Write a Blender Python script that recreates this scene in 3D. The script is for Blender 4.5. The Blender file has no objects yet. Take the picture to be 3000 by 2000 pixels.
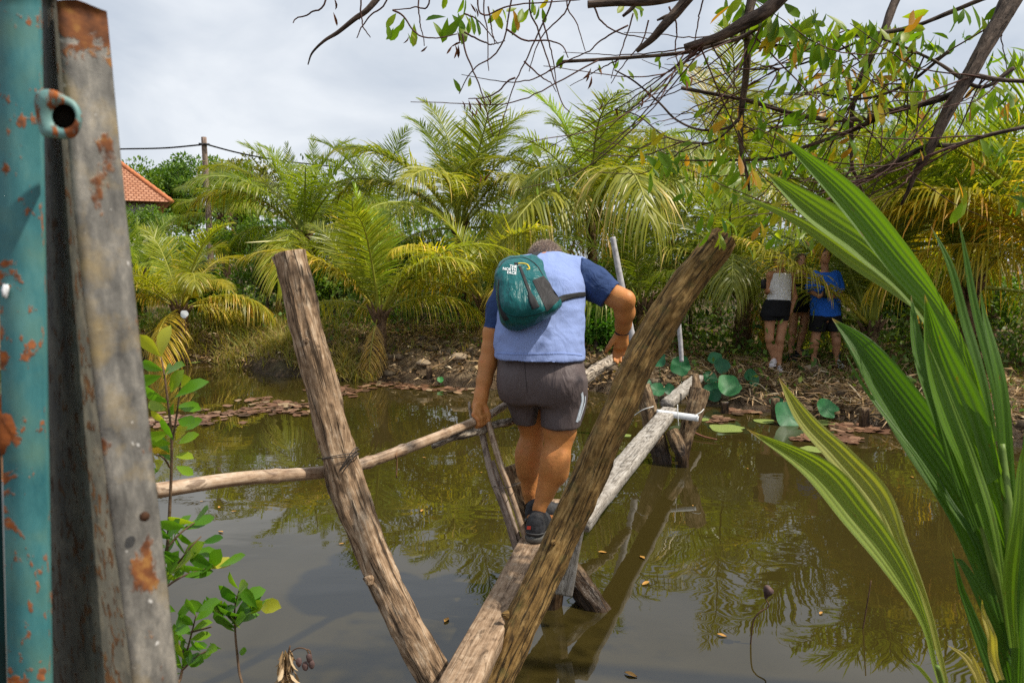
import bpy, math, random
import numpy as np
from mathutils import Vector, Matrix, noise as mnoise
from mathutils.bvhtree import BVHTree
R = math.radians
rng = np.random.default_rng(7)
random.seed(7)
scene = bpy.context.scene
COL = scene.collection
# ------------------------------------------------------------------ camera
FPX = 2167.0                       # focal length in pixels of the 3000 px wide photograph
CAMZ = 1.88
TH = math.atan(240 / FPX)
CAMP = np.array([0, 0, CAMZ])
cd = bpy.data.cameras.new('camera'); cam = bpy.data.objects.new('camera', cd); COL.objects.link(cam)
cam.location = (0, 0, CAMZ); cam.rotation_euler = (math.pi / 2 - TH, 0, 0)
cd.sensor_fit = 'HORIZONTAL'; cd.sensor_width = 36; cd.lens = FPX * 36 / 3000
cd.clip_start = 0.05; cd.clip_end = 3000
cd.dof.use_dof = True; cd.dof.focus_distance = 4.2; cd.dof.aperture_fstop = 9
scene.camera = cam


def ray(px, py):
    x = (px - 1500) / FPX; y = -(py - 1000) / FPX
    return np.array([x, math.cos(TH) + y * math.sin(TH), -math.sin(TH) + y * math.cos(TH)])


def P(px, py, D):
    d = ray(px, py); return CAMP + d * (D / d[1])


def G(px, py, z=0.0):
    d = ray(px, py); return CAMP + d * ((z - CAMZ) / d[2])


def PP(l):
    return np.array([P(*q) for q in l])


def nrm(v):
    v = np.asarray(v, float); return v / np.maximum(np.linalg.norm(v, axis=-1, keepdims=True), 1e-9)


def spline(pts, n):
    """Catmull-Rom through the rows of pts (any columns), n samples."""
    p = np.asarray(pts, float)
    if len(p) == 2:
        t = np.linspace(0, 1, n)[:, None]; return p[0] * (1 - t) + p[1] * t
    q = np.vstack([2 * p[0] - p[1], p, 2 * p[-1] - p[-2]])
    u = np.linspace(0, len(p) - 1 - 1e-6, n); i = u.astype(int); t = (u - i)[:, None]
    a, b, c, d = q[i], q[i + 1], q[i + 2], q[i + 3]
    return .5 * (2 * b + (c - a) * t + (2 * a - 5 * b + 4 * c - d) * t * t + (3 * b - a - 3 * c + d) * t ** 3)


# ------------------------------------------------------------------ objects
def mesh_from(name, V, faces, attrs=None, smooth=True):
    V = np.asarray(V, np.float32); me = bpy.data.meshes.new(name)
    faces = [np.asarray(f, np.int32) for f in faces if len(f)]
    me.vertices.add(len(V)); me.vertices.foreach_set('co', V.ravel())
    nl = sum(f.size for f in faces); npol = sum(len(f) for f in faces)
    me.loops.add(nl); me.loops.foreach_set('vertex_index', np.concatenate([f.ravel() for f in faces]))
    st = []; s = 0
    for f in faces:
        k = f.shape[1]; st.append(s + np.arange(len(f)) * k); s += f.size
    me.polygons.add(npol); me.polygons.foreach_set('loop_start', np.concatenate(st).astype(np.int32))
    me.update(calc_edges=True); me.validate()
    if smooth: me.polygons.foreach_set('use_smooth', np.ones(len(me.polygons), bool))
    for k, a in (attrs or {}).items():
        a = np.asarray(a, np.float32)
        if a.ndim == 1:
            at = me.attributes.new(k, 'FLOAT', 'POINT'); at.data.foreach_set('value', a)
        else:
            at = me.attributes.new(k, 'FLOAT_VECTOR', 'POINT'); at.data.foreach_set('vector', a.ravel())
    return me


def tag(o, label=None, cat=None, group=None, kind=None):
    if label: o['label'] = label
    if cat: o['category'] = cat
    if group: o['group'] = group
    if kind: o['kind'] = kind
    return o


def thing(name, label, cat, loc=(0, 0, 0), group=None):
    o = bpy.data.objects.new(name, None); COL.objects.link(o); o.location = [float(v) for v in loc]
    o.empty_display_size = .1
    return tag(o, label, cat, group)


def link(name, me, mat, parent=None):
    o = bpy.data.objects.new(name, me); COL.objects.link(o)
    if mat is not None and len(me.materials) == 0: me.materials.append(mat)
    if parent is not None: o.parent = parent
    return o


def worldloc(o):
    v = np.zeros(3)
    while o is not None: v = v + np.array(o.location); o = o.parent
    return v


def mk(name, geo, mat, parent=None, smooth=True):
    """geo = (V, faces, attrs) in world space; the part's origin sits at its parent's origin, a top-level mesh's at its own base."""
    V, F, A = geo if len(geo) == 3 else (geo[0], geo[1], None)
    V = np.asarray(V, float)
    if parent is not None: org = worldloc(parent)
    else: org = np.array([V[:, 0].mean(), V[:, 1].mean(), V[:, 2].min()])
    me = mesh_from(name, V - org, F, A, smooth)
    o = link(name, me, mat, parent)
    if parent is None: o.location = org
    return o


def join(*gs):
    """merge several geos (V, F, A) into one"""
    Vs = []; Fs = {}; As = {}; off = 0
    keys = set()
    for g in gs:
        if len(g) > 2 and g[2]: keys |= set(g[2].keys())
    for g in gs:
        V = np.asarray(g[0], float); A = g[2] if len(g) > 2 and g[2] else {}
        for f in g[1]:
            f = np.asarray(f, np.int64)
            if len(f): Fs.setdefault(f.shape[1], []).append(f + off)
        for k in keys:
            a = A.get(k)
            if a is None: a = np.zeros((len(V), 3)) if k == 'grain' else np.zeros(len(V))
            As.setdefault(k, []).append(a)
        Vs.append(V); off += len(V)
    return np.vstack(Vs), [np.vstack(f) for f in Fs.values()], {k: np.concatenate(a) for k, a in As.items()}


def fnoise(V, s, seed=0.0, octv=3):
    return np.array([mnoise.fractal(Vector((float(v[0]) * s + seed, float(v[1]) * s + seed * 1.7, float(v[2]) * s - seed)), 1.0, 2.0, octv) for v in V])


def frames(p):
    T = np.gradient(p, axis=0); T = nrm(T)
    n0 = np.cross(T[0], [0, 0, 1.]); 
    if np.linalg.norm(n0) < .1: n0 = np.cross(T[0], [1., 0, 0])
    N = [nrm(n0)]
    for i in range(1, len(p)):
        n = N[-1] - T[i] * np.dot(N[-1], T[i]); N.append(nrm(n))
    N = np.array(N); return T, N, np.cross(T, N)


def tube(pts, rad, seg=12, n=None, amp=0.0, nscale=8.0, stretch=.25, seed=0.0, caps=True, rough_cap=0.0, ecc=None, resample=True, fine=0.0):
    """tapered, optionally gnarled tube; grain attribute = (around, around, along)"""
    pts = np.asarray(pts, float)
    rad = np.asarray(rad if np.ndim(rad) else np.full(len(pts), rad), float)
    if resample:
        n = n or max(6, len(pts) * 4)
        q = spline(np.column_stack([pts, rad]), n); p, r = q[:, :3], np.maximum(q[:, 3], 1e-4)
    else: p, r = pts, rad; n = len(p)
    T, N, B = frames(p)
    L = np.concatenate([[0], np.cumsum(np.linalg.norm(np.diff(p, axis=0), axis=1))])
    a = np.linspace(0, 2 * np.pi, seg, endpoint=False)
    ca, sa = np.cos(a), np.sin(a)
    rr = np.repeat(r[:, None], seg, 1)
    gr = np.stack([np.broadcast_to(ca, (n, seg)) * r[:, None], np.broadcast_to(sa, (n, seg)) * r[:, None], np.repeat(L[:, None], seg, 1)], -1)
    if amp:
        q = gr.reshape(-1, 3) * np.array([1, 1, stretch])
        rr = rr * (1 + amp * (fnoise(q, nscale, seed) ).reshape(n, seg))
    if fine:
        f_ = fnoise(gr.reshape(-1, 3) * np.array([1, 1, .09]), 55, seed + 4, 2).reshape(n, seg); rr = rr * (1 - fine * np.clip(.12 - np.abs(f_), 0, 1) * 8 + fine * .6 * fnoise(gr.reshape(-1, 3) * np.array([1, 1, .3]), 30, seed, 3).reshape(n, seg))
    if ecc is not None: rr = rr * (1 + ecc * np.cos(2 * a + seed))[None]
    V = p[:, None] + rr[..., None] * (ca[None, :, None] * N[:, None] + sa[None, :, None] * B[:, None])
    V = V.reshape(-1, 3); gr = gr.reshape(-1, 3)
    i, j = np.meshgrid(np.arange(n - 1), np.arange(seg), indexing='ij'); j2 = (j + 1) % seg
    F = np.stack([i * seg + j, i * seg + j2, (i + 1) * seg + j2, (i + 1) * seg + j], -1).reshape(-1, 4)
    Fs = [F]
    if caps:
        c0 = len(V); V = np.vstack([V, p[0] - T[0] * rough_cap * r[0], p[-1] + T[-1] * rough_cap * r[-1]])
        gr = np.vstack([gr, [0, 0, 0], [0, 0, L[-1]]])
        k = np.arange(seg); k2 = (k + 1) % seg
        Fs.append(np.vstack([np.stack([np.full(seg, c0), k2, k], -1), np.stack([np.full(seg, c0 + 1), (n - 1) * seg + k, (n - 1) * seg + k2], -1)]))
    return V, Fs, {'grain': gr}


def beam(p0, p1, w, h, up=(0, 0, 1), nl=40, amp=.004, seed=0.0, roll=0.0):
    """sawn plank from p0 to p1 (centre line of the top face), bevelled edges, slightly uneven"""
    p0 = np.asarray(p0, float); p1 = np.asarray(p1, float)
    T = nrm(p1 - p0); S = nrm(np.cross(T, up)); U = np.cross(S, T)
    b = min(w, h) * .09
    prof = []
    for (sx, sy) in ((1, 0), (1, -1), (-1, -1), (-1, 0)):
        pass
    base = [(-w/2 + b, 0), (-w/4, 0), (0, 0), (w/4, 0), (w/2 - b, 0), (w/2, -b), (w/2, -h/2), (w/2, -h + b), (w/2 - b, -h), (0, -h), (-w/2 + b, -h), (-w/2, -h + b), (-w/2, -h/2), (-w/2, -b)]
    base = np.array(base); m = len(base)
    t = np.linspace(0, 1, nl); L = np.linalg.norm(p1 - p0)
    V = []; gr = []
    for tt in t:
        c = p0 + (p1 - p0) * tt
        for q in base:
            V.append(c + S * q[0] + U * q[1]); gr.append((q[0], q[1], tt * L))
    V = np.array(V); gr = np.array(gr)
    nz = fnoise(gr * np.array([1, 1, .35]), 9, seed)
    V = V + (U * nz[:, None] * amp) + S * (fnoise(gr * np.array([1, 1, .3]), 7, seed + 9)[:, None] * amp)
    i, j = np.meshgrid(np.arange(nl - 1), np.arange(m), indexing='ij'); j2 = (j + 1) % m
    F = np.stack([i * m + j, (i + 1) * m + j, (i + 1) * m + j2, i * m + j2], -1).reshape(-1, 4)
    return V, [F, np.array([list(range(m))]), np.array([[(nl - 1) * m + k for k in range(m)][::-1]])], {'grain': gr}


def box(c, s, rotz=0.0):
    c = np.asarray(c, float); x, y, z = np.asarray(s, float) / 2
    V = np.array([(i * x, j * y, k * z) for i in (-1, 1) for j in (-1, 1) for k in (-1, 1)])
    ca, sa = math.cos(rotz), math.sin(rotz)
    V = V @ np.array([[ca, sa, 0], [-sa, ca, 0], [0, 0, 1]]) + c
    F = np.array([(0, 1, 3, 2), (4, 6, 7, 5), (0, 4, 5, 1), (2, 3, 7, 6), (0, 2, 6, 4), (1, 5, 7, 3)])
    return V, [F], {'grain': V.copy()}


# ------------------------------------------------------------------ materials
class NT:
    def __init__(s, name):
        s.m = bpy.data.materials.new(name); s.m.use_nodes = True; s.t = s.m.node_tree; s.t.nodes.clear()
        s.out = s.n('ShaderNodeOutputMaterial')

    def n(s, typ, **kw):
        nd = s.t.nodes.new(typ)
        for k, v in kw.items():
            if k.startswith('_'): s.set(nd, k[1:].replace('_', ' ') if k[1:] not in nd.inputs else k[1:], v)
            else: setattr(nd, k, v)
        return nd

    def set(s, nd, k, v):
        if k.isdigit(): k = int(k)
        i = nd.inputs[k]
        if hasattr(v, 'links'): s.t.links.new(v, i)
        else: i.default_value = v

    def noise(s, vec, scale, detail=4, rough=.55, dist=0.0):
        nd = s.n('ShaderNodeTexNoise', _Scale=scale, _Detail=detail, _Roughness=rough, _Distortion=dist)
        if vec is not None: s.t.links.new(vec, nd.inputs['Vector'])
        return nd.outputs['Fac']

    def ramp(s, fac, stops, interp='LINEAR'):
        nd = s.n('ShaderNodeValToRGB'); nd.color_ramp.interpolation = interp
        e = nd.color_ramp.elements
        while len(e) < len(stops): e.new(.5)
        for q, (p, c) in zip(e, stops):
            q.position = p; q.color = (c, c, c, 1) if np.ndim(c) == 0 else (*c, 1)
        s.t.links.new(fac, nd.inputs['Fac']); return nd.outputs['Color']

    def mix(s, a, b, fac, mode='MIX'):
        nd = s.n('ShaderNodeMix', data_type='RGBA', blend_type=mode)
        for i, v in ((0, fac), (6, a), (7, b)):
            if hasattr(v, 'links'): s.t.links.new(v, nd.inputs[i])
            else: nd.inputs[i].default_value = v if i == 0 else ((*v, 1) if len(v) == 3 else v)
        return nd.outputs[2]

    def math(s, op, a, b=0.0):
        nd = s.n('ShaderNodeMath', operation=op)
        for i, v in ((0, a), (1, b)):
            if hasattr(v, 'links'): s.t.links.new(v, nd.inputs[i])
            else: nd.inputs[i].default_value = v
        return nd.outputs[0]

    def mapping(s, vec, scale=(1, 1, 1), loc=(0, 0, 0), rot=(0, 0, 0)):
        nd = s.n('ShaderNodeMapping', _Scale=scale, _Location=loc, _Rotation=rot)
        s.t.links.new(vec, nd.inputs['Vector']); return nd.outputs['Vector']

    def attr(s, name, out='Fac'):
        return s.n('ShaderNodeAttribute', attribute_name=name).outputs[out]

    def coord(s, w='Object'):
        return s.n('ShaderNodeTexCoord').outputs[w]

    def bump(s, h, strength=.5, dist=.01):
        nd = s.n('ShaderNodeBump', _Strength=strength, _Distance=dist); s.t.links.new(h, nd.inputs['Height']); return nd.outputs['Normal']

    def done(s, color, rough=.6, normal=None, spec=.4, metal=0.0, trans=0.0, tcol=None, extra=None):
        b = s.n('ShaderNodeBsdfPrincipled')
        for k, v in (('Base Color', color), ('Roughness', rough), ('Specular IOR Level', spec), ('Metallic', metal)):
            if hasattr(v, 'links'): s.t.links.new(v, b.inputs[k])
            else: b.inputs[k].default_value = (*v, 1) if k == 'Base Color' and len(v) == 3 else v
        if extra:
            for k, v in extra.items(): b.inputs[k].default_value = v
        if normal is not None: s.t.links.new(normal, b.inputs['Normal'])
        sh = b.outputs[0]
        if trans:
            tr = s.n('ShaderNodeBsdfTranslucent'); c = tcol if tcol is not None else color
            if hasattr(c, 'links'): s.t.links.new(c, tr.inputs['Color'])
            else: tr.inputs['Color'].default_value = (*c, 1)
            mx = s.n('ShaderNodeMixShader'); mx.inputs[0].default_value = trans
            s.t.links.new(sh, mx.inputs[1]); s.t.links.new(tr.outputs[0], mx.inputs[2]); sh = mx.outputs[0]
        s.t.links.new(sh, s.out.inputs['Surface'])
        return s.m


def leaf_mat(name, stops, trans=.4, rough=.45, spots=0.0, spec=.4, objcol=True):
    """colour by each leaf's own 'tint' attribute, times the object's own colour"""
    t = NT(name); c = t.ramp(t.attr('tint'), stops)
    co = t.coord('Object')
    c = t.mix(c, (1.25, 1.2, .9), t.ramp(t.noise(co, 3.0, 3), [(.35, 0.0), (.75, .6)]), 'MULTIPLY')
    if spots: c = t.mix(c, (.16, .09, .03), t.ramp(t.noise(co, 38, 3), [(.68, 0.0), (.74, spots)]))
    if objcol: c = t.mix(c, t.n('ShaderNodeObjectInfo').outputs['Color'], 1.0, 'MULTIPLY')
    tc = t.mix(c, (1.35, 1.35, .45), 1.0, 'MULTIPLY')
    return t.done(c, rough, None, spec, trans=trans, tcol=tc)


def wood_mat(name, dark, mid, light, along=.12, scale=40, bump=.8, rough=.85, moss=None, blotch=6, crack=.8, wet=None):
    scale *= 2.6; blotch *= 2.2
    t = NT(name); g = t.attr('grain', 'Vector')
    ga = t.mapping(g, (1, 1, along))
    fine = t.noise(ga, scale, 8, .65, .6); big = t.noise(g, blotch, 4, .6, .4)
    mx = t.math('ADD', t.math('MULTIPLY', fine, .62), t.math('MULTIPLY', big, .38))
    c = t.ramp(mx, [(.36, dark), (.5, mid), (.64, light)])
    pt = t.noise(t.mapping(g, (1, 1, .3), (3.1, 7.7, 1.3)), 34, 5, .62, 1.0)
    c = t.mix(c, tuple(v * .55 for v in dark), t.ramp(pt, [(.54, 0.0), (.64, .75)]))
    cr = t.ramp(t.noise(t.mapping(g, (1, 1, along * .45), (5, 1, 2)), scale * .9, 4, .55, .4), [(.37, 1.0), (.425, 0.0)])
    c = t.mix(c, tuple(v * .3 for v in dark), t.math('MULTIPLY', cr, crack))
    if moss: c = t.mix(c, moss, t.ramp(t.noise(g, 22, 4), [(.55, 0.0), (.7, .55)]))
    h = t.math('SUBTRACT', t.math('ADD', fine, t.math('MULTIPLY', pt, .5)), t.math('MULTIPLY', cr, .9))
    rg = rough
    if wet:                                        # the waterline stain: the foot of the wood is soaked
        z = t.n('ShaderNodeSeparateXYZ'); t.t.links.new(t.n('ShaderNodeNewGeometry').outputs['Position'], z.inputs[0])
        zz = t.math('ADD', z.outputs[2], t.math('MULTIPLY', t.math('SUBTRACT', big, .5), .3))
        w = t.ramp(zz, [(wet * .6, 1.0), (wet, 0.0)])
        c = t.mix(c, (.25, .22, .2), w, 'MULTIPLY'); rg = t.math('SUBTRACT', rough, t.math('MULTIPLY', w, .5))
    return t.done(c, rg, t.bump(h, bump, .006), .3)


def plain(name, col, rough=.7, var=.25, scale=30, bump=.0, spec=.3, metal=0.0, coords='Object', trans=0.0):
    t = NT(name); f = t.noise(t.coord(coords), scale, 5)
    c = t.ramp(f, [(.3, tuple(v * (1 - var) for v in col)), (.7, tuple(min(1, v * (1 + var)) for v in col))])
    return t.done(c, rough, t.bump(f, bump, .01) if bump else None, spec, metal, trans)
# ------------------------------------------------------------------ light and sky
SUN = nrm(np.array([.54, -.10, .83]))
sd = bpy.data.lights.new('sun', 'SUN'); so = bpy.data.objects.new('sun', sd); COL.objects.link(so)
sd.energy = 3.9; sd.angle = R(1.2); sd.color = (1, .93, .8)
so.rotation_euler = Vector(SUN).to_track_quat('Z', 'Y').to_euler(); so.location = (4, 0, 12)
w = bpy.data.worlds.new('World'); scene.world = w; w.use_nodes = True
wt = w.node_tree; wt.nodes.clear()
def wn(t, **k):
    n_ = wt.nodes.new(t)
    for a, b in k.items(): setattr(n_, a, b)
    return n_
sky = wn('ShaderNodeTexSky', sky_type='NISHITA', sun_disc=False)
sky.sun_elevation = math.asin(SUN[2]); sky.sun_rotation = math.atan2(SUN[0], SUN[1]); sky.dust_density = 3; sky.air_density = 1.2
tc = wn('ShaderNodeTexCoord'); mp = wn('ShaderNodeMapping'); mp.inputs['Scale'].default_value = (1.7, 1.2, 3.6); mp.inputs['Location'].default_value = (2.3, .6, .2)
wt.links.new(tc.outputs['Generated'], mp.inputs['Vector'])
n1 = wn('ShaderNodeTexNoise'); n1.inputs['Scale'].default_value = 1.9; n1.inputs['Detail'].default_value = 6; n1.inputs['Roughness'].default_value = .5; n1.inputs['Distortion'].default_value = .5
wt.links.new(mp.outputs[0], n1.inputs['Vector'])
cr = wn('ShaderNodeValToRGB'); e = cr.color_ramp.elements
e[0].position = .30; e[0].color = (.33, .39, .48, 1); e[1].position = .68; e[1].color = (.66, .69, .73, 1)
m_ = e.new(.47); m_.color = (.48, .525, .59, 1)
wt.links.new(n1.outputs['Fac'], cr.inputs['Fac'])
sc_ = wn('ShaderNodeMix', data_type='RGBA', blend_type='MULTIPLY'); sc_.inputs[0].default_value = 1; sc_.inputs[7].default_value = (10, 10, 10, 1)
sc_.clamp_result = False
wt.links.new(cr.outputs[0], sc_.inputs[6])
mx = wn('ShaderNodeMix', data_type='RGBA'); mx.inputs[0].default_value = .93     # an almost closed cloud deck over the clear sky
wt.links.new(sky.outputs[0], mx.inputs[6]); wt.links.new(sc_.outputs[2], mx.inputs[7])
bg = wn('ShaderNodeBackground'); bg.inputs['Strength'].default_value = .1
wt.links.new(mx.outputs[2], bg.inputs['Color'])
wo = wn('ShaderNodeOutputWorld'); wt.links.new(bg.outputs[0], wo.inputs['Surface'])
vs = scene.view_settings; vs.view_transform = 'Standard'; vs.look = 'None'; vs.exposure = 0.45; vs.gamma = 1
scene.cycles.use_denoising = False
scene.cycles.max_bounces = 8; scene.cycles.transmission_bounces = 4; scene.cycles.diffuse_bounces = 3; scene.cycles.glossy_bounces = 3
scene.cycles.caustics_reflective = False; scene.cycles.caustics_refractive = False
scene.cycles.sample_clamp_indirect = 3; scene.cycles.sample_clamp_direct = 12

# ------------------------------------------------------------------ ground and water
EDGE = np.array([G(*q) for q in [(-300, 1050), (450, 1062), (620, 1068), (780, 1092), (950, 1112), (1150, 1122), (1300, 1128), (1500, 1140), (1700, 1150), (1900, 1170), (2100, 1188), (2300, 1212), (2500, 1245), (2700, 1275), (2900, 1300), (3300, 1330)]])
EX, EY = EDGE[:, 0], EDGE[:, 1]
EX = np.concatenate([[-70, -25], EX, [8, 14, 70]]); EY = np.concatenate([[19, 15], EY, [6.6, 6.5, 7.5]])
_o = np.argsort(EX); EX, EY = EX[_o], EY[_o]


def shore(x):
    return np.interp(x, EX, EY)


def ground_z(x, y):
    x = np.asarray(x, float); y = np.asarray(y, float)
    s = y - shore(x) - .16 * np.sin(x * 2.1) - .09 * np.sin(x * 5.3 + 1) - .05 * np.sin(x * 11 + 2)
    top = np.interp(x, [-9, -5, -3, .5, 2, 3.4, 5, 9], [.36, .5, .58, .56, .42, .24, .26, .35])
    prof = np.interp(s, [-2.2, -.5, -.12, 0.0, .10, .30, .55, 1.0, 1.7, 3.2, 6, 40, 2000], [-.7, -.45, -.16, 0.0, .16, .30, .62, .84, .98, 1.08, 1.25, 1.9, 2.2])
    z = np.where(s > 0, prof * top, prof)
    z = z + np.where(s > .05, .035 * np.sin(x * 3.1 + y * 2.3) * np.sin(y * 3.7 - x) + .02 * np.sin(x * 9 + y * 4) * np.sin(y * 10), 0)
    near = np.interp(y + .12 * np.sin(x * 2.3), [-400, -3, 1.5, 2.05, 2.5, 3.0], [.5, .32, .28, .2, -.25, -.7])
    return np.where(y < 4.0, np.maximum(near, np.where(s > -3, z, -.7)), z)


xs = np.concatenate([-np.geomspace(400, 14, 20), np.arange(-13.5, 13.5, .09), np.geomspace(14, 400, 20)])
ys = np.concatenate([-np.geomspace(300, 3, 12), np.arange(-2.5, 6, .17), np.arange(6, 17, .09), np.arange(17, 30, .5), np.geomspace(31, 2500, 22)])
GX, GY = np.meshgrid(xs, ys, indexing='ij')
GZ = ground_z(GX, GY)
nn = np.array([[mnoise.fractal(Vector((x * 2.2, y * 2.2, 0)), 1, 2, 4) if (abs(x) < 14 and 5 < y < 18) else 0 for y in ys] for x in xs])
GZ = GZ + nn * np.where(GZ > .02, .05, .0)
nx, ny = GX.shape
i, j = np.meshgrid(np.arange(nx - 1), np.arange(ny - 1), indexing='ij')
gf = np.stack([i * ny + j, (i + 1) * ny + j, (i + 1) * ny + j + 1, i * ny + j + 1], -1).reshape(-1, 4)
t = NT('bank_earth'); co = t.coord('Object')
b1 = t.noise(co, 1.3, 5, .6); b2 = t.noise(co, 9, 6, .65); b3 = t.noise(co, 46, 4, .7)
c = t.ramp(t.math('ADD', t.math('MULTIPLY', b2, .6), t.math('MULTIPLY', b3, .4)), [(.32, (.030, .019, .011)), (.48, (.13, .085, .046)), (.66, (.32, .235, .14))])
c = t.mix(c, (.07, .075, .02), t.ramp(b1, [(.52, 0.0), (.68, .5)]))
z = t.n('ShaderNodeSeparateXYZ'); t.t.links.new(t.n('ShaderNodeNewGeometry').outputs['Position'], z.inputs[0])
zz = t.math('ADD', z.outputs[2], t.math('MULTIPLY', t.math('SUBTRACT', b2, .5), .22))
wet = t.ramp(zz, [(.07, 1.0), (.24, 0.0)])
c = t.mix(c, (.35, .31, .28), wet, 'MULTIPLY')
EARTH = t.done(c, t.math('SUBTRACT', .95, t.math('MULTIPLY', wet, .55)), t.bump(t.math('ADD', b2, t.math('MULTIPLY', b3, .6)), 1.0, .05), .25)
g_ = link('ground', mesh_from('ground', np.stack([GX, GY, GZ], -1).reshape(-1, 3), [gf]), EARTH); tag(g_, kind='structure')

t = NT('pond_water'); co = t.coord('Object')
r1 = t.noise(t.mapping(co, (1, 1.7, 1)), 1.1, 2, .45, .8); r2 = t.noise(t.mapping(co, (1, 1.5, 1), (3, 1, 0)), 6.5, 2, .5)
gate_ = t.ramp(t.noise(co, .55, 2), [(.42, 0.1), (.62, 1.0)])
hh = t.math('ADD', t.math('MULTIPLY', r1, .7), t.math('MULTIPLY', t.math('MULTIPLY', r2, gate_), .12))
bn = t.bump(hh, .036, .12)
mc = t.ramp(t.noise(co, .5, 4), [(.35, (.031, .0232, .0052)), (.65, (.039, .0295, .008))])
WATER = t.done(mc, .012, bn, .5, extra={'IOR': 1.75})
wv = np.array([(x, y, 0) for x in np.linspace(-75, 75, 31) for y in np.linspace(1.2, 24, 11)])
i, j = np.meshgrid(np.arange(30), np.arange(10), indexing='ij')
wf = np.stack([i * 11 + j, (i + 1) * 11 + j, (i + 1) * 11 + j + 1, i * 11 + j + 1], -1).reshape(-1, 4)
tag(link('water', mesh_from('water', wv, [wf]), WATER), kind='structure')
# ------------------------------------------------------------------ monkey bridge
W_GREY = wood_mat('weathered_log_wood', (.085, .05, .027), (.30, .195, .115), (.54, .42, .30), along=.10, scale=34, bump=1.0, blotch=7)
W_BROWN = wood_mat('brown_log_wood', (.05, .027, .008), (.20, .115, .034), (.38, .245, .095), along=.10, scale=34, bump=1.0, blotch=8, moss=(.09, .08, .022))
W_WET = wood_mat('soaked_log_wood', (.055, .033, .017), (.20, .125, .066), (.38, .28, .17), along=.1, scale=34, bump=1.0, wet=.24)
W_PLANK = wood_mat('tan_plank_wood', (.13, .08, .045), (.30, .20, .125), (.44, .33, .23), along=.06, scale=34, bump=.35, blotch=12, crack=.35)
W_PALE = wood_mat('pale_plank_wood', (.15, .125, .10), (.33, .295, .255), (.48, .45, .41), along=.08, scale=30, bump=.5, crack=.55)
W_BAMBOO = wood_mat('bamboo_skin', (.20, .115, .065), (.40, .28, .185), (.58, .46, .35), along=.05, scale=24, bump=.15, rough=.5, crack=.3, blotch=10)
W_STICK = wood_mat('grey_bamboo', (.13, .085, .06), (.29, .215, .165), (.46, .38, .31), along=.05, scale=24, bump=.2, rough=.6, crack=.3)
W_BARK = wood_mat('flaking_bark', (.06, .042, .03), (.30, .24, .18), (.66, .58, .48), along=.4, scale=26, bump=1.0, crack=.9, blotch=14)
WIRE = plain('rusty_wire', (.12, .10, .085), .5, .4, 60, metal=.6)
TWINE = plain('white_twine', (.72, .72, .7), .7, .1)
WHITEP = plain('white_pvc', (.74, .76, .78), .4, .12, 14)
GREYP = plain('grey_pole_paint', (.38, .365, .37), .6, .35, 22)


def log(name, label, cat, pts, rads, mat, seg=72, n=260, amp=.13, nscale=22, seed=1.0, ecc=.05, fine=.05, parts=True, knots=()):
    g = tube(pts, rads, seg, n, amp, nscale, .22, seed, rough_cap=.04, ecc=ecc, fine=fine)
    gs = [g]
    for (q, d, r) in knots:
        q = np.array(q); d = nrm(np.array(d))
        gs.append(tube([q - d * r * .8, q + d * r * .4, q + d * r * 1.2], [r * 1.5, r * 1.05, r * .55], 14, 12, .25, 40, 1, seed + 3, rough_cap=.2))
    o = mk(name, join(*gs), mat)
    return tag(o, label, cat)


# left leaning post
lp = PP([(848, 742, 2.98), (895, 955, 2.94), (955, 1180, 2.90), (1010, 1400, 2.86), (1085, 1610, 2.80), (1180, 1810, 2.72), (1290, 2010, 2.64), (1400, 2230, 2.56)])
log('bridge_post', 'thick weathered grey log leaning left, bamboo rail wired to it', 'post', lp, [.0655, .066, .067, .071, .068, .065, .066, .068], W_GREY, amp=.2, seed=2.2,
    knots=[(P(1083, 1700, 2.72), (.3, -.6, -.7), .016), (P(902, 1000, 2.88), (-.2, -.9, .3), .018)])
# right leaning post
rp = PP([(2118, 698, 3.22), (2010, 838, 3.15), (1900, 1010, 3.08), (1800, 1220, 3.0), (1712, 1430, 2.94), (1630, 1610, 2.88), (1545, 1790, 2.78), (1440, 2010, 2.66), (1350, 2220, 2.55)])
log('bridge_post', 'dark brown log leaning right, with frayed top, in front of the man', 'post', rp, [.064, .072, .071, .069, .069, .069, .071, .074, .078], W_BROWN, amp=.2, seed=5.1,
    knots=[(P(1620, 1590, 2.82), (-.2, -1, .2), .009), (P(1480, 1800, 2.72), (-.8, -.4, .2), .012), (P(2085, 700, 3.17), (.45, .1, .8), .02)])
# wire lashing on the left post
ws = []
for k, (a, b) in enumerate([((945, 1346), (1050, 1330)), ((942, 1343), (1046, 1322)), ((955, 1420), (1052, 1318)), ((965, 1424), (1052, 1328)), ((960, 1412), (1048, 1312))]):
    c = ((a[0] + b[0]) / 2, (a[1] + b[1]) / 2)
    ws.append(tube(PP([(a[0], a[1], 2.86), (a[0] + 14, a[1] - 3, 2.81), (*c, 2.785), (b[0] - 12, b[1] + 4, 2.81), (b[0], b[1], 2.87), (b[0] - 30, b[1] + 12, 2.95), (a[0] + 10, a[1], 2.95), (a[0], a[1], 2.86)]), .0022, 6, 40))
ws.append(tube(PP([(945, 1346, 2.86), (938, 1340, 2.86), (930, 1343, 2.84)]), .002, 6, 8))
tag(mk('wire_lashing', join(*ws), WIRE), 'grey wire wound round the leaning post and the bamboo rail', 'wire')


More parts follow.
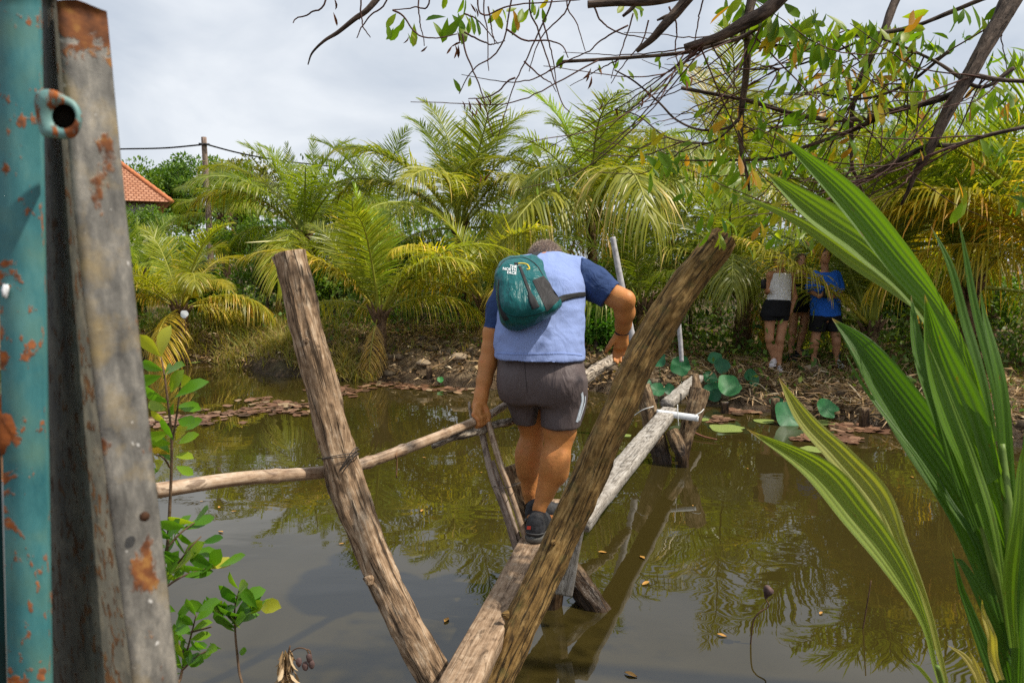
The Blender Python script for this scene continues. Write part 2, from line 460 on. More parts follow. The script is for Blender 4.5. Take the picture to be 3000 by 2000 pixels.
def bamboo(pts, r, nodes, seg=20, n=120, seed=0.0):
    q = spline(np.column_stack([pts, np.broadcast_to(r, len(pts))]), n); p, rr = q[:, :3], q[:, 3].copy()
    L = np.concatenate([[0], np.cumsum(np.linalg.norm(np.diff(p, axis=0), axis=1))]); L /= L[-1]
    for nd in nodes: rr *= 1 + .16 * np.exp(-((L - nd) / .008) ** 2) - .05 * np.exp(-((L - nd - .018) / .01) ** 2)
    return tube(p, rr, seg, amp=.03, nscale=20, seed=seed, resample=False)


rail = PP([(452, 1437, 2.42), (700, 1402, 2.66), (1000, 1374, 2.98), (1200, 1310, 3.30), (1340, 1255, 3.60), (1420, 1222, 3.80), (1478, 1188, 3.98)])
tag(mk('bamboo_rail', bamboo(rail, [.0265, .026, .025, .0245, .023, .0215, .019], [.235, .46, .565, .72, .84], 24, 200), W_BAMBOO), 'long jointed bamboo handrail curving from the gate to the man\'s hand', 'handrail')
tag(mk('twine', join(tube(PP([(1163, 1318, 3.21), (1160, 1335, 3.19), (1163, 1350, 3.21), (1161, 1400, 3.21)]), .003, 6, 14, .3, 60)), plain('brown_twine', (.22, .12, .06), .9)), 'short brown twine hanging from the bamboo handrail', 'twine')
br = PP([(1268, 1306, 3.52), (1340, 1278, 3.62), (1410, 1258, 3.74), (1470, 1240, 3.86), (1532, 1226, 4.0)])
tag(mk('rail_branch', join(tube(br, [.014, .019, .021, .021, .012], 16, 60, .4, 30, .4, 4.0), tube(PP([(1392, 1252, 3.75), (1380, 1215, 3.78), (1374, 1176, 3.8)]), [.013, .01, .006], 10, 16, .4, 40)), W_BARK), 'flaking pale branch just under the bamboo handrail below the man\'s hand', 'branch')
for k, (pts, r, lab, m) in enumerate([
        ([(1409, 1252, 3.80), (1440, 1390, 3.72), (1480, 1500, 3.66), (1522, 1640, 3.60)], .0175, 'leftmost grey bamboo prop under the handrail, leaning to the plank', W_STICK),
        ([(1440, 1350, 3.76), (1475, 1450, 3.70), (1535, 1628, 3.63)], .0165, 'middle short bamboo prop between two others beside the shoe', W_STICK),
        ([(1424, 1215, 3.76), (1460, 1340, 3.69), (1498, 1450, 3.65), (1545, 1590, 3.6)], .0155, 'brown bamboo prop held under the man\'s left thumb', W_BAMBOO)]):
    tag(mk('bamboo_prop', bamboo(PP(pts), r, [.3, .62], 16, 80, k * 3.0), m), lab, 'prop')
tag(mk('wire_tie', tube(PP([(1440, 1425, 3.66), (1470, 1428, 3.63), (1500, 1424, 3.6), (1525, 1412, 3.64), (1500, 1418, 3.78), (1440, 1425, 3.66)]), .0022, 6, 40), WIRE), 'thin wire tying the bamboo props to the log stub', 'wire')

# planks
ZP = .48
a0 = G(1392, 1900, ZP); a1 = G(1592, 1520, ZP)
d = nrm(a1 - a0)
tag(mk('plank', beam(a0 - d * .75, a1 + d * .35, .138, .075, nl=90, amp=.005, seed=2), W_PLANK), 'near tan plank the man stands on, rising from the bottom of the photo', 'plank')
c0 = G(1688, 1515, ZP - .01); c1 = G(1962, 1192, ZP)
tag(mk('plank', beam(c0, c1, .15, .075, nl=80, amp=.008, seed=7), W_PALE), 'long pale grey weathered plank leading to the far trestle', 'plank')
e0 = G(1955, 1172, ZP + .05); e1 = G(2045, 1098, ZP + .02)
tag(mk('plank', beam(e0, e1, .12, .07, nl=40, amp=.012, seed=11), W_PALE), 'short pale plank on top of the far trestle, nearest the bank', 'plank')

# near trestle
def wlog(label, pts, rads, seed, mat=W_WET, amp=.2, name='trestle_log', seg=40, n=110, cat='log'):
    return log(name, label, cat, PP(pts), rads, mat, seg, n, amp, 24, seed)
wlog('log stub leaning across the near trestle behind the man\'s ankles', [(1497, 1362, 4.08), (1530, 1450, 4.04), (1600, 1580, 3.98), (1690, 1700, 3.92), (1760, 1805, 3.84), (1850, 1925, 3.80)], [.054, .058, .062, .068, .072, .074], 3.3)
wlog('upright dark stump standing in the water under the near plank', [(1640, 1600, 3.86), (1622, 1700, 3.87), (1608, 1790, 3.87), (1596, 1900, 3.88)], [.058, .062, .066, .07], 6.3)
s0 = P(1704, 1465, 3.60); s1 = P(1652, 1745, 3.60)
tag(mk('slab_board', beam(s0, s1, .08, .03, up=(0, -1, .1), nl=50, amp=.008, seed=4), W_PALE), 'grey split board nailed upright beside the dark leaning post', 'board')
tag(mk('twine', tube(PP([(1625, 1680, 3.66), (1660, 1674, 3.62), (1690, 1668, 3.68)]), .003, 6, 16, .2, 50), plain('dry_twine', (.3, .2, .1), .9)), 'dry twine tied round the grey split board', 'twine')
# far trestle
wlog('left pale topped post of the far trestle', [(1880, 1128, 6.9), (1900, 1200, 6.85), (1925, 1290, 6.78), (1948, 1385, 6.72), (1960, 1450, 6.7)], [.078, .085, .085, .085, .085], 8.1)
wlog('right thick post of the far trestle with a sawn grey top', [(2052, 1140, 6.95), (2035, 1200, 6.9), (2012, 1270, 6.85), (1995, 1360, 6.8), (1985, 1440, 6.8)], [.088, .09, .07, .06, .06], 9.4)
wlog('short hollow stump between the far trestle posts', [(1968, 1262, 6.72), (1985, 1300, 6.65), (2000, 1345, 6.6), (2008, 1420, 6.6)], [.06, .066, .05, .04], 7.4)
wlog('thin upright branch standing behind the short far plank', [(2038, 1098, 7.4), (2040, 1140, 7.3), (2030, 1200, 7.25)], [.035, .05, .055], 1.4)
tag(mk('cross_bar', beam(P(1925, 1200, 6.75), P(2046, 1217, 6.72), .07, .05, nl=20, amp=.002), WHITEP), 'white crossbar tied between the far trestle posts', 'bar')
for q, lab in (([(1856, 1218, 6.78), (1885, 1199, 6.72), (1914, 1190, 6.76), (1880, 1190, 6.95)], 'white twine round the left post of the far trestle'),
               ([(1985, 1185, 6.7), (1986, 1215, 6.66), (1988, 1248, 6.66)], 'white twine hanging over the end of the long pale plank'),
               ([(2035, 1216, 6.66), (2052, 1208, 6.68), (2062, 1198, 6.75)], 'white twine round the right post of the far trestle')):
    tag(mk('twine', tube(PP(q), .004, 6, 16), TWINE), lab, 'twine')
# other poles
tag(mk('rail_pole', tube(PP([(1795, 695, 8.0), (1812, 790, 7.95), (1832, 890, 7.9), (1856, 1010, 7.85), (1868, 1090, 7.8)]), [.030, .033, .036, .038, .038], 14, 60, .08, 20), GREYP), 'white weathered pole leaning behind the man\'s right arm', 'pole')
tag(mk('rail_pole', tube(PP([(1700, 1118, 6.2), (1745, 1085, 6.5), (1790, 1056, 6.9), (1850, 1030, 7.5)]), [.05, .052, .05, .045], 16, 40, .3, 26, seed=3.0), W_BARK), 'whitish barked log rail below the man\'s right hand', 'pole')
tag(mk('rail_pole', tube(PP([(1988, 940, 9.0), (1993, 1000, 8.98), (1997, 1060, 8.95)]), [.028, .028, .026], 12, 20, .06, 20), GREYP), 'slim grey upright stick stuck in the far bank above the lotus leaves', 'pole')
tag(mk('floating_twig', tube(np.array([G(2025, 1262, .05), G(2060, 1278, .03), G(2100, 1287, .02)]), [.012, .01, .006], 8, 16, .2, 30), plain('red_twig', (.22, .09, .05), .7)), 'thin reddish twig lying on the water right of the far trestle', 'twig')
# stakes along the far shore
for k, (px, y0, y1, lab, wd) in enumerate([(619, 1000, 1048, 'squared stake on the grassy shore farthest left', .07), (742, 1018, 1066, 'dark thin stake with a long reflection near the left shore', .07), (1047, 1064, 1108, 'bright sawn stake above the reddish lily pads', .085), (1258, 1074, 1125, 'grey stake left of the man\'s arm, below the palm', .085),
        (2132, 1180, 1215, 'low brown stake between lotus leaves and the far trestle', .09), (2281, 1170, 1235, 'grey stake rising behind the lowest lotus leaf', .085), (2547, 1198, 1258, 'grey stake standing in the reddish pads at right', .09), (2000, 1088, 1130, 'short sawn stake behind the short pale plank', .09)]):
    a = G(px, y1, 0.0)
    if px == 619 or px == 2000: a = a + np.array([0, 0, .06])
    D = a[1]; top = P(px - 2, y0, D)
    g = beam(np.array([a[0], a[1] + wd / 2, -.3]), np.array([top[0], D + wd / 2 + .02, top[2]]), wd, wd * .8, up=(0, -1, 0), nl=16, amp=.006, seed=k * 2.0)
    tag(mk('stake', g, W_WET if k != 2 else W_PLANK), lab, 'stake')
# ------------------------------------------------------------------ coconut palms
FROND = leaf_mat('palm_leaflets', [(0.0, (.055, .090, .016)), (.35, (.165, .212, .030)), (.7, (.31, .325, .055)), (.9, (.48, .40, .10)), (1.0, (.58, .47, .26))], trans=.48, rough=.38, spec=.5)
RACHIS = plain('palm_rachis', (.23, .25, .045), .5, .3, 20)
TRUNKM = wood_mat('palm_trunk', (.05, .03, .018), (.16, .095, .05), (.30, .20, .12), along=1.5, scale=24, bump=1.0)
t = NT('palm_rachis_mat'); RACHIS = t.done(t.mix((.22, .24, .04), t.n('ShaderNodeObjectInfo').outputs['Color'], 1.0, 'MULTIPLY'), .5)


def frond_geo(L, e0, e1, n=90, leaf=.74, vee=25, droop=.35, seed=0, width=.0245, age=.35, ragged=.04, lean=0.0, start=.16, bend=1.5):
    """one pinnate frond in its own XZ plane: base at the origin, elevation going from e0 to e1 degrees"""
    r = np.random.default_rng(seed)
    m = 60; tt = np.linspace(0, 1, m)
    el = np.radians(e0 + (e1 - e0) * tt ** bend); az = np.radians(lean * tt ** 2)
    st = np.stack([np.cos(el) * np.cos(az), np.cos(el) * np.sin(az), np.sin(el)], -1) * (L / (m - 1))
    p = np.concatenate([[[0, 0, 0]], np.cumsum(st, 0)[:-1]])
    T = nrm(np.gradient(p, axis=0))
    S = nrm(np.cross(np.array([0, 0, 1.]), T + 1e-4)); N = np.cross(T, S)
    # leaflets
    tl = np.repeat(np.linspace(start, .995, n), 2) + r.normal(0, .004, 2 * n); tl = np.clip(tl, start, 1)
    sd = np.tile([1., -1.], n)
    def at(a): 
        f = np.clip(tl, 0, 1) * (m - 1); i0 = np.minimum(f.astype(int), m - 2); u = (f - i0)[:, None]; return a[i0] * (1 - u) + a[i0 + 1] * u
    p0, T0, S0, N0 = at(p), nrm(at(T)), nrm(at(S)), nrm(at(N))
    k = (tl - start) / (1 - start)
    ll = leaf * (np.clip(.45 + 2.2 * k, 0, 1) * np.clip(1.22 - .95 * k ** 2, .12, 1)) * r.normal(1, .07, 2 * n)
    ang = np.radians(72 - 46 * k ** 1.1 + r.normal(0, 4, 2 * n)); ve = np.radians(vee * (1 - .4 * k) + r.normal(0, 6, 2 * n))
    d = np.cos(ang)[:, None] * T0 + np.sin(ang)[:, None] * (np.cos(ve)[:, None] * S0 * sd[:, None] + np.sin(ve)[:, None] * N0)
    w = nrm(T0 - d * np.sum(T0 * d, -1, keepdims=True)); nn_ = np.cross(d, w)
    tw = r.normal(0, .35, 2 * n)[:, None]; w = nrm(w * np.cos(tw) + nn_ * np.sin(tw))
    s = np.array([0, .3, .62, .86, 1.0]); wp = np.array([.55, 1.0, .8, .45, .02]) * width * .5
    keep = r.random(2 * n) > ragged
    dr = np.clip(droop * (1 + r.normal(0, .3, 2 * n)) + r.normal(0, .06, 2 * n), .0, 2.2)
    C = p0[:, None] + d[:, None] * (ll[:, None] * s)[..., None]
    C[..., 2] -= (ll * dr)[:, None] * s ** 2.1
    hz = np.clip(1 - .30 * np.minimum(dr, 1.4)[:, None] * s ** 2, .4, 1)[..., None]
    C[..., :2] = p0[:, None, :2] + (C[..., :2] - p0[:, None, :2]) * hz
    W = w[:, None] * wp[None, :, None] * (ll / leaf)[:, None, None] ** .3
    V = np.stack([C - W, C + W], 2).reshape(2 * n, 10, 3)
    tint = np.clip(age + r.normal(0, .09, 2 * n) , 0, .93)
    tv = np.repeat(tint[:, None], 10, 1); tv[:, 8:] += .10; 
    dead = r.random(2 * n) < ragged * 1.5; tv[dead, 4:] = .97
    V, tv = V[keep], np.clip(tv[keep], 0, 1); q = len(V)
    b = np.arange(q)[:, None] * 10
    F = np.concatenate([np.stack([b + 2 * i, b + 2 * i + 1, b + 2 * i + 3, b + 2 * i + 2], -1) for i in range(4)], 0).reshape(-1, 4)
    leafg = (V.reshape(-1, 3), [F], {'tint': tv.ravel()})
    rr = .021 * (1 - tt) ** .8 * (L / 2.6) + .0035; rr[:5] *= np.linspace(1.7, 1.0, 5)
    return leafg, tube(p[::3], rr[::3], 6, resample=False)


FR = {}
def frond_lib(kind, v):
    if (kind, v) in FR: return FR[(kind, v)]
    sd = hash((kind, v)) % 1000 if False else (ord(kind[0]) * 7 + v * 13 + len(kind))
    K = dict(spear=dict(e0=86, e1=70, vee=14, droop=.02, age=.42, leaf=.42, n=50, bend=1), up=dict(e0=78, e1=18, vee=26, droop=.22, age=.42, bend=2.0), high=dict(e0=62, e1=-14, vee=20, droop=.42, age=.44, lean=12),
             mid=dict(e0=48, e1=-38, vee=14, droop=.5, age=.46, lean=-14, ragged=.05), low=dict(e0=28, e1=-58, vee=6, droop=.75, age=.54, ragged=.06), arch=dict(e0=37, e1=14, vee=0, droop=.5, age=.5, lean=0), hang=dict(e0=4, e1=-80, vee=-10, droop=.8, age=.7, ragged=.10), dead=dict(e0=-35, e1=-88, vee=-20, droop=.9, age=.95, ragged=.28, bend=.6))[kind]
    K = dict(K); K['e0'] += (v - 1) * 7; K['e1'] += (v - 1) * 11; K['lean'] = K.get('lean', 0) + (v - 1) * 26
    a, b = frond_geo(2.6, seed=sd, **K)
    FR[(kind, v)] = (mesh_from('frond_' + kind, *a), mesh_from('rachis_' + kind, *b)); return FR[(kind, v)]


def add_frond(root, kind, v, az, sc, h, tint=(1, 1, 1)):
    ml, mr = frond_lib(kind, v)
    f = link('frond', ml, FROND, root); f.location = (0.04 * math.cos(az), .04 * math.sin(az), h); f.rotation_euler = (0, 0, az); f.scale = (sc, sc, sc); f.color = (*tint, 1)
    r_ = link('rachis', mr, RACHIS, f); r_.color = (*tint, 1)
    return f


def palm(label, px, py, D, L, ground=None, nf=15, seed=0, tint=(1, 1, 1), yel=.0, extra=(), wind=0.0, skirt=1, tr=.09, avoid=None):
    """px, py: where the fronds spring from in the photograph; the trunk goes down to the ground below"""
    c = P(px, py, D); gz = float(ground_z(c[0], c[1])) if ground is None else ground
    gz = min(gz, c[2] - .12)
    root = thing('coconut_palm', label, 'palm', (c[0], c[1], gz), 'coconut palms on the far bank')
    h = c[2] - gz; r = random.Random(seed)
    z = np.linspace(-.1, h + .12, max(10, int(h * 22))); rad = tr * (1.25 - .35 * (z / (h + .2)).clip(0, 1)) * (1 + .09 * np.sin(z * 40)); rad[-1] *= .5
    mk('trunk', tube(np.stack([c[0] + .03 * np.sin(z * 2), c[1] + 0 * z, gz + z], -1), rad, 16, amp=.18, nscale=14, resample=False, seed=seed), TRUNKM, root)
    # dry fibre and old leaf bases round the crown
    fb = []
    for k in range(9):
        a = k * 2.4; o = np.array([math.cos(a), math.sin(a), 0])
        b = np.array([c[0], c[1], gz + h - .06])
        fb.append(tube([b + o * tr * .6 - [0, 0, .12], b + o * tr * 1.3, b + o * (tr * 1.3 + .1) + [0, 0, r.uniform(.1, .26)]], [.03, .035, .012], 7, 8))
    mk('leaf_base', join(*fb), TRUNKM, root)
    s = L / 2.6
    for k in range(nf):
        u = k / (nf - 1)
        kind = ['spear', 'up', 'up', 'high', 'high', 'mid', 'mid', 'mid', 'low', 'low', 'hang'][min(10, int(u * 10.99))]
        az = k * 2.399 + seed * 1.3 + r.uniform(-.3, .3)
        if avoid and kind in ('high', 'mid', 'low', 'hang') and (math.degrees(az) - avoid[0]) % 360 < avoid[1] - avoid[0]: kind = 'up' if k % 2 else 'spear'
        g = r.uniform(.78, 1.2); y = (yel + .06 + (.5 if r.random() < yel + .08 else 0)) * (1 if kind in ('mid', 'low', 'hang') else .4)
        tn = (.98 * tint[0] * g * (1 + 1.1 * y), tint[1] * g * (1 + .55 * y), tint[2] * g * (1 + .3 * y))
        f = add_frond(root, kind, r.randrange(3), az, s * r.uniform(.82, 1.08) * (.75 if kind == 'spear' else 1), h, tn)
        f.rotation_euler.x = r.uniform(-.35, .35)
        if wind: f.rotation_euler.y = wind * math.cos(az); f.rotation_euler.x = -wind * math.sin(az)
    for k in range(skirt): add_frond(root, 'dead', r.randrange(3), r.uniform(0, 6.28), s * r.uniform(.5, .75), h - .05, (1.05, .85, .62))
    for (kind, v, az, sc, tn) in extra: add_frond(root, kind, v, R(az), sc * s, h, tn)
    return root


Y = (1.75, 1.3, .7); GR = (1.05, 1.2, .7); OR = (1.85, 1.3, .7); DK = (.75, .85, .75)
# azimuth: 0 = towards the right of the photo, 90 = away, -90 = towards the camera, 180 = left
palm('low yellow-green palm on the bank beside the galvanised gate post', 530, 905, 13.9, 2.05, seed=1, yel=.25, nf=14, tint=(1.25, 1.2, .8), extra=[('mid', 1, -30, .85, Y), ('mid', 0, 200, .9, (1.1, 1, .8)), ('low', 1, 5, .9, Y), ('high', 1, 60, .95, Y), ('low', 2, -150, .75, OR)])
palm('small upright palm in front of the orange tiled roof', 405, 800, 16.5, 1.75, seed=2, nf=11, tint=GR, skirt=0)
palm('bright green palm on the mound by the water, centre left of the man', 1112, 915, 11.9, 2.2, seed=3, nf=12, tint=(1.15, 1.15, .8), yel=.2, tr=.08, avoid=(215, 325), extra=[('spear', 1, 150, .95, (1.5, 1.9, .5)), ('up', 1, 100, .95, (1.2, 1.5, .5)), ('mid', 1, 4, 1.2, (1.2, 1.15, .75)), ('mid', 2, -14, 1.2, (1.2, 1.15, .75)), ('mid', 2, 194, 1.1, Y), ('mid', 2, 178, .95, Y)])
palm('tall palm with long feathery fronds left of centre behind the bushes', 890, 690, 16.5, 2.8, seed=4, nf=15, tint=(1.0, 1.1, .75), extra=[('high', 1, 165, 1.1, (1.2, 1.1, .8)), ('up', 0, 15, .95, GR), ('up', 1, 150, .9, GR), ('mid', 1, 172, 1.1, (1.5, 1.1, .7))])
palm('tallest central palm with several fronds blown to the left', 1345, 670, 15.2, 3.05, seed=5, nf=15, tint=(1, 1.05, .75), wind=-.16, extra=[('up', 1, 140, .95, GR), ('up', 2, 120, 1.0, (1.1, 1.1, .7)), ('up', 0, 60, 1.0, (1.1, 1.1, .7)), ('high', 1, 185, 1.0, (1.5, 1.25, .8)), ('mid', 1, 170, 1.0, (1.35, 1.1, .8))])
palm('tall palm right of the man\'s head with one huge frond hanging to the front', 1735, 620, 14.6, 2.85, seed=6, nf=15, tint=(1.05, 1.1, .8), skirt=2, extra=[('up', 1, 150, 1.05, (1.2, 1.5, .6)), ('up', 0, 70, 1.0, (1, 1.4, .6)), ('high', 1, 10, 1.1, GR), ('low', 1, -84, 1.5, (1.35, 1.25, 1.0)), ('mid', 1, -60, 1.2, (1.3, 1.2, .95)), ('low', 0, -115, 1.3, (1.3, 1.2, .9)), ('mid', 1, 185, 1.1, (1.2, 1.1, .8))])
palm('dark trunked palm shading the woman in the white top', 2178, 850, 13.2, 3.0, seed=7, nf=15, tint=(.95, .95, .8), tr=.14, skirt=3, extra=[('up', 1, 110, 1.1, GR), ('mid', 0, 200, 1.0, (1.1, 1, .8)), ('low', 1, 190, 1.0, (1.1, 1, .8))])
palm('open green palm with bare stalks beside the person in blue', 2550, 950, 10.9, 3.4, seed=8, nf=14, tint=(1.05, 1.1, .75), avoid=(120, 345), extra=[('arch', 1, 200, .80, (1.5, 1.2, .75)), ('arch', 0, 158, .85, (1.1, 1.15, .75)), ('up', 2, 40, 1.0, GR), ('up', 1, 165, .9, GR)])
palm('large palm behind the open green palm', 2660, 720, 15.0, 2.6, seed=9, nf=16, tint=(1, 1.05, .75), extra=[('up', 1, 120, 1.0, GR), ('high', 1, 170, 1.0, GR)])
palm('yellowing palm reaching in from the right edge', 3140, 800, 9.6, 3.3, seed=10, nf=14, tint=(1.3, 1.15, .8), yel=.4, avoid=(190, 345), extra=[('low', 1, 172, .82, (1.7, 1.3, .75)), ('mid', 0, 172, 1.05, OR), ('mid', 1, 186, 1.0, Y), ('high', 1, 168, 1.1, (1.4, 1.2, .8))])
palm('tall green palm near the right edge whose fronds rise over the yellow ones', 2840, 840, 10.6, 3.3, seed=23, nf=13, tint=(.95, 1.05, .75), avoid=(100, 345), extra=[('up', 1, 160, 1.1, GR), ('up', 0, 100, 1.05, GR), ('high', 2, 175, 1.1, GR), ('high', 1, 15, 1.0, GR)])
palm('palm at the right behind the yellowing one', 2920, 690, 13.5, 2.6, seed=11, nf=16, tint=DK)
palm('high palm among the thin branches, upper right of centre', 2110, 540, 17.5, 3.5, seed=12, nf=15, tint=(1.1, 1.0, .9), skirt=2, extra=[('up', 1, 100, 1.1, (1.6, 1.15, 1.1))])
palm('dark palm between the central palm and the left feathery one', 1120, 660, 18.5, 2.6, seed=13, nf=14, tint=DK, wind=-.12, extra=[('up', 1, 150, 1.0, GR)])
palm('dark palm filling the gap behind the man', 1545, 690, 18.0, 2.6, seed=14, nf=14, tint=DK, wind=-.1)
palm('half hidden palm behind the leaning dark post', 1960, 720, 15.8, 2.6, seed=15, nf=14, tint=(.95, 1, .75))
palm('tall palm at the back in the upper right corner', 2480, 620, 19.0, 2.7, seed=16, nf=16, tint=(.9, .95, .75))
palm('back row palm near the right edge above the yellow fronds', 2860, 600, 18.5, 2.7, seed=17, nf=15, tint=(.95, 1.0, .75))
palm('little palm with drooping fronds behind the man\'s backpack', 1420, 880, 12.6, 2.2, seed=18, nf=10, tint=(1.2, 1.15, .75), yel=.2, extra=[('mid', 1, 180, 1.2, (1.25, 1.15, .75)), ('low', 1, 175, 1.1, (1.6, 1.3, .9))])
palm('low palm behind the right leaning post, next to the grey stick', 1880, 890, 12.4, 2.1, seed=19, nf=10, tint=(.9, 1, .7))
palm('feathery palm beyond the bushes left of the tall feathery one', 655, 640, 20.5, 2.0, seed=20, nf=12, tint=(.95, 1.05, .7))


# ------------------------------------------------------------------ broad-leaved trees and bushes
LEAFT = leaf_mat('tree_leaves', [(0.0, (.045, .09, .014)), (.5, (.11, .195, .024)), (1.0, (.23, .30, .04))], trans=.4, rough=.5)
BARK = wood_mat('tree_bark', (.04, .03, .02), (.12, .09, .06), (.22, .18, .13), along=.4, scale=18, bump=1.0)


def leaf_cloud(cent, out, size, n, seed, flat=.5, wid=.42):
    """n small folded leaves scattered round centres; out = outward direction per centre"""
    r = np.random.default_rng(seed)
    d = nrm(r.normal(0, 1, (n, 3)) + out * .9 + np.array([0, 0, -.15])); u = nrm(r.normal(0, .6, (n, 3)) + np.array([0, 0, 1.]) + out * .6)
    w = nrm(np.cross(d, u)); up = np.cross(w, d); l = size * r.uniform(.65, 1.25, n)[:, None]
    a = cent; b = a + d * l * .45 + w * l * wid * .5 + up * l * .05; c = a + d * l; e = a + d * l * .45 - w * l * wid * .5 + up * l * .05
    V = np.stack([a, b, c, e], 1).reshape(-1, 3); k = np.arange(n)[:, None] * 4
    return V, [np.concatenate([np.hstack([k, k + 1, k + 2]), np.hstack([k, k + 2, k + 3])])], {'tint': np.repeat(np.clip(r.normal(.5, .24, n), 0, 1), 4)}


def tree(name, label, cat, base, crown_c, rad, n, size, seed, tint=(1, 1, 1), blobs=26, group=None, trunk=True, squash=.8, trunk_r=.1):
    r = np.random.default_rng(seed)
    root = thing(name, label, cat, base, group)
    bc = nrm(r.normal(0, 1, (blobs, 3))) * (r.uniform(.25, .95, blobs) ** .6)[:, None] * np.array(rad); bc[:, 2] *= squash
    bc = bc + crown_c; br_ = r.uniform(.16, .40, blobs)[:, None] * np.mean(rad)
    k = r.integers(0, blobs, n); o = nrm(r.normal(0, 1, (n, 3)))
    cent = bc[k] + o * br_[k] * (r.uniform(.5, 1.05, n) ** .4)[:, None] * np.array([1, 1, .8])
    cent[:, 2] = np.maximum(cent[:, 2], base[2] + .03)
    f = mk('foliage', leaf_cloud(cent, o, size, n, seed + 1), LEAFT, root, smooth=False); f.color = (*tint, 1)
    if trunk:
        b = np.array(base, float); c = np.array(crown_c, float)
        gs = [tube([b - [0, 0, .1], b * .6 + c * .4 + r.normal(0, .05, 3), c + [0, 0, rad[2] * .3]], [trunk_r * 1.2, trunk_r, trunk_r * .3], 10, 24, .2, 10)]
        for i in range(0, blobs, 2): gs.append(tube([b * .45 + c * .55, (b * .3 + c * .7 + bc[i]) / 2 + r.normal(0, .06, 3), bc[i]], [trunk_r * .5, trunk_r * .3, trunk_r * .1], 6, 8))
        mk('trunk', join(*gs), BARK, root)
    return root


def tree_px(name, label, cat, px, py, D, rx, rz, n, size, seed, tint=(1, 1, 1), **k):
    c = P(px, py, D); s = D / FPX
    return tree(name, label, cat, (c[0], c[1], float(ground_z(c[0], c[1])) - .02), c, (rx * s, rx * s * .8, rz * s), n, size, seed, tint, **k)


tree_px('mango_tree', 'round dense dark green tree behind the utility pole', 'tree', 545, 560, 36, 150, 130, 17000, .20, 31, (.85, 1.0, .9), blobs=80)
tree_px('leafy_tree', 'sparse purplish grey tree between the utility pole and the feathery palm', 'tree', 735, 520, 30, 105, 75, 3000, .17, 32, (1.5, 1.0, 1.2), blobs=40)
tree_px('leafy_tree', 'young bright green tree right of the utility pole', 'tree', 690, 570, 23, 55, 80, 1500, .2, 33, (1.3, 1.5, .6), blobs=26)
tree_px('leafy_tree', 'low green tree behind the tiled roof', 'tree', 410, 560, 34, 90, 70, 2500, .2, 34, (.9, 1.0, .8), blobs=30)
for k, (px, py, D, rx, rz, tn, lab) in enumerate([
        (700, 700, 18.0, 120, 70, (1.15, 1.2, .8), 'bright green bush in front of the utility pole foot'),
        (860, 720, 17.4, 110, 75, (1.25, 1.3, .8), 'bright green bush under the tall feathery palm'),
        (1010, 640, 19.5, 110, 90, (.95, 1.1, .8), 'light green bush between the feathery palm and the central palm'),
        (780, 800, 16.0, 120, 70, (.9, 1.0, .7), 'dark green bush left behind the thick grey post'),
        (980, 830, 15.2, 120, 80, (1.05, 1.1, .7), 'bush behind the mound palm'),
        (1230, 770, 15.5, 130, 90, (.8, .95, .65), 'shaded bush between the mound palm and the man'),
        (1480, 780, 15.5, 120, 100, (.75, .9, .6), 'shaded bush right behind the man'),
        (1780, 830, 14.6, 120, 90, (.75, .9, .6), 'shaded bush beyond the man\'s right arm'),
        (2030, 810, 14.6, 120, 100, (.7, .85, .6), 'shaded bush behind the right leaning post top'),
        (2330, 760, 16.4, 140, 110, (1.0, 1.1, .7), 'bush behind the three people'),
        (2640, 850, 14.5, 130, 90, (1.15, 1.35, .65), 'sunny bush behind the open green palm'),
        (2880, 880, 12.5, 140, 110, (.95, 1.1, .7), 'bush at the right edge below the yellow fronds'),
        (620, 860, 14.8, 70, 60, (.8, .95, .7), 'leafy shrub right of the low yellow-green palm'),
        (440, 660, 24.0, 95, 60, (1.0, 1.1, .75), 'green bush against the wall of the tiled house'),
        (350, 900, 14.0, 80, 80, (.9, 1.05, .75), 'shrub half hidden by the galvanised gate post'),
        (1770, 960, 11.6, 65, 70, (.8, 1.2, .6), 'glossy vine-like bush below the man\'s right elbow')]):
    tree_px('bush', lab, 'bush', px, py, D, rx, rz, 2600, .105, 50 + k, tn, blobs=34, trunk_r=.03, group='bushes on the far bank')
# far woods that close the view behind the palms
r_ = np.random.default_rng(77)
n_ = 34000; xs_ = r_.uniform(-24, 26, n_); top = 2.6 + 1.5 * (np.sin(xs_ * .7) * .5 + np.sin(xs_ * 1.9 + 1) * .3 + .4) + np.where(xs_ > 3, 2.0, 0) + np.where(xs_ < -6.5, -.6, 0)
cent = np.stack([xs_, r_.uniform(23, 29, n_), .8 + top * r_.uniform(0, 1, n_) ** .8], -1)
o = link('far_woods', mesh_from('far_woods', *leaf_cloud(cent, np.array([0, -1, .4]), .26, n_, 5), smooth=False), LEAFT); o.color = (.75, .85, .7, 1); tag(o, kind='stuff')
# ------------------------------------------------------------------ ground cover on the far bank (nobody could count it)
GRASSM = leaf_mat('grass_blades', [(0.0, (.06, .10, .016)), (.45, (.15, .195, .03)), (.75, (.33, .27, .075)), (1.0, (.45, .32, .14))], trans=.4, rough=.6, objcol=False)
LITTERM = leaf_mat('dry_litter', [(0.0, (.05, .03, .016)), (.4, (.20, .12, .058)), (.75, (.42, .28, .15)), (1.0, (.62, .50, .35))], trans=.15, rough=.8, objcol=False)
LOWLEAF = leaf_mat('low_weeds', [(0.0, (.03, .07, .012)), (.5, (.09, .17, .02)), (1.0, (.20, .26, .04))], trans=.35, rough=.5, objcol=False)


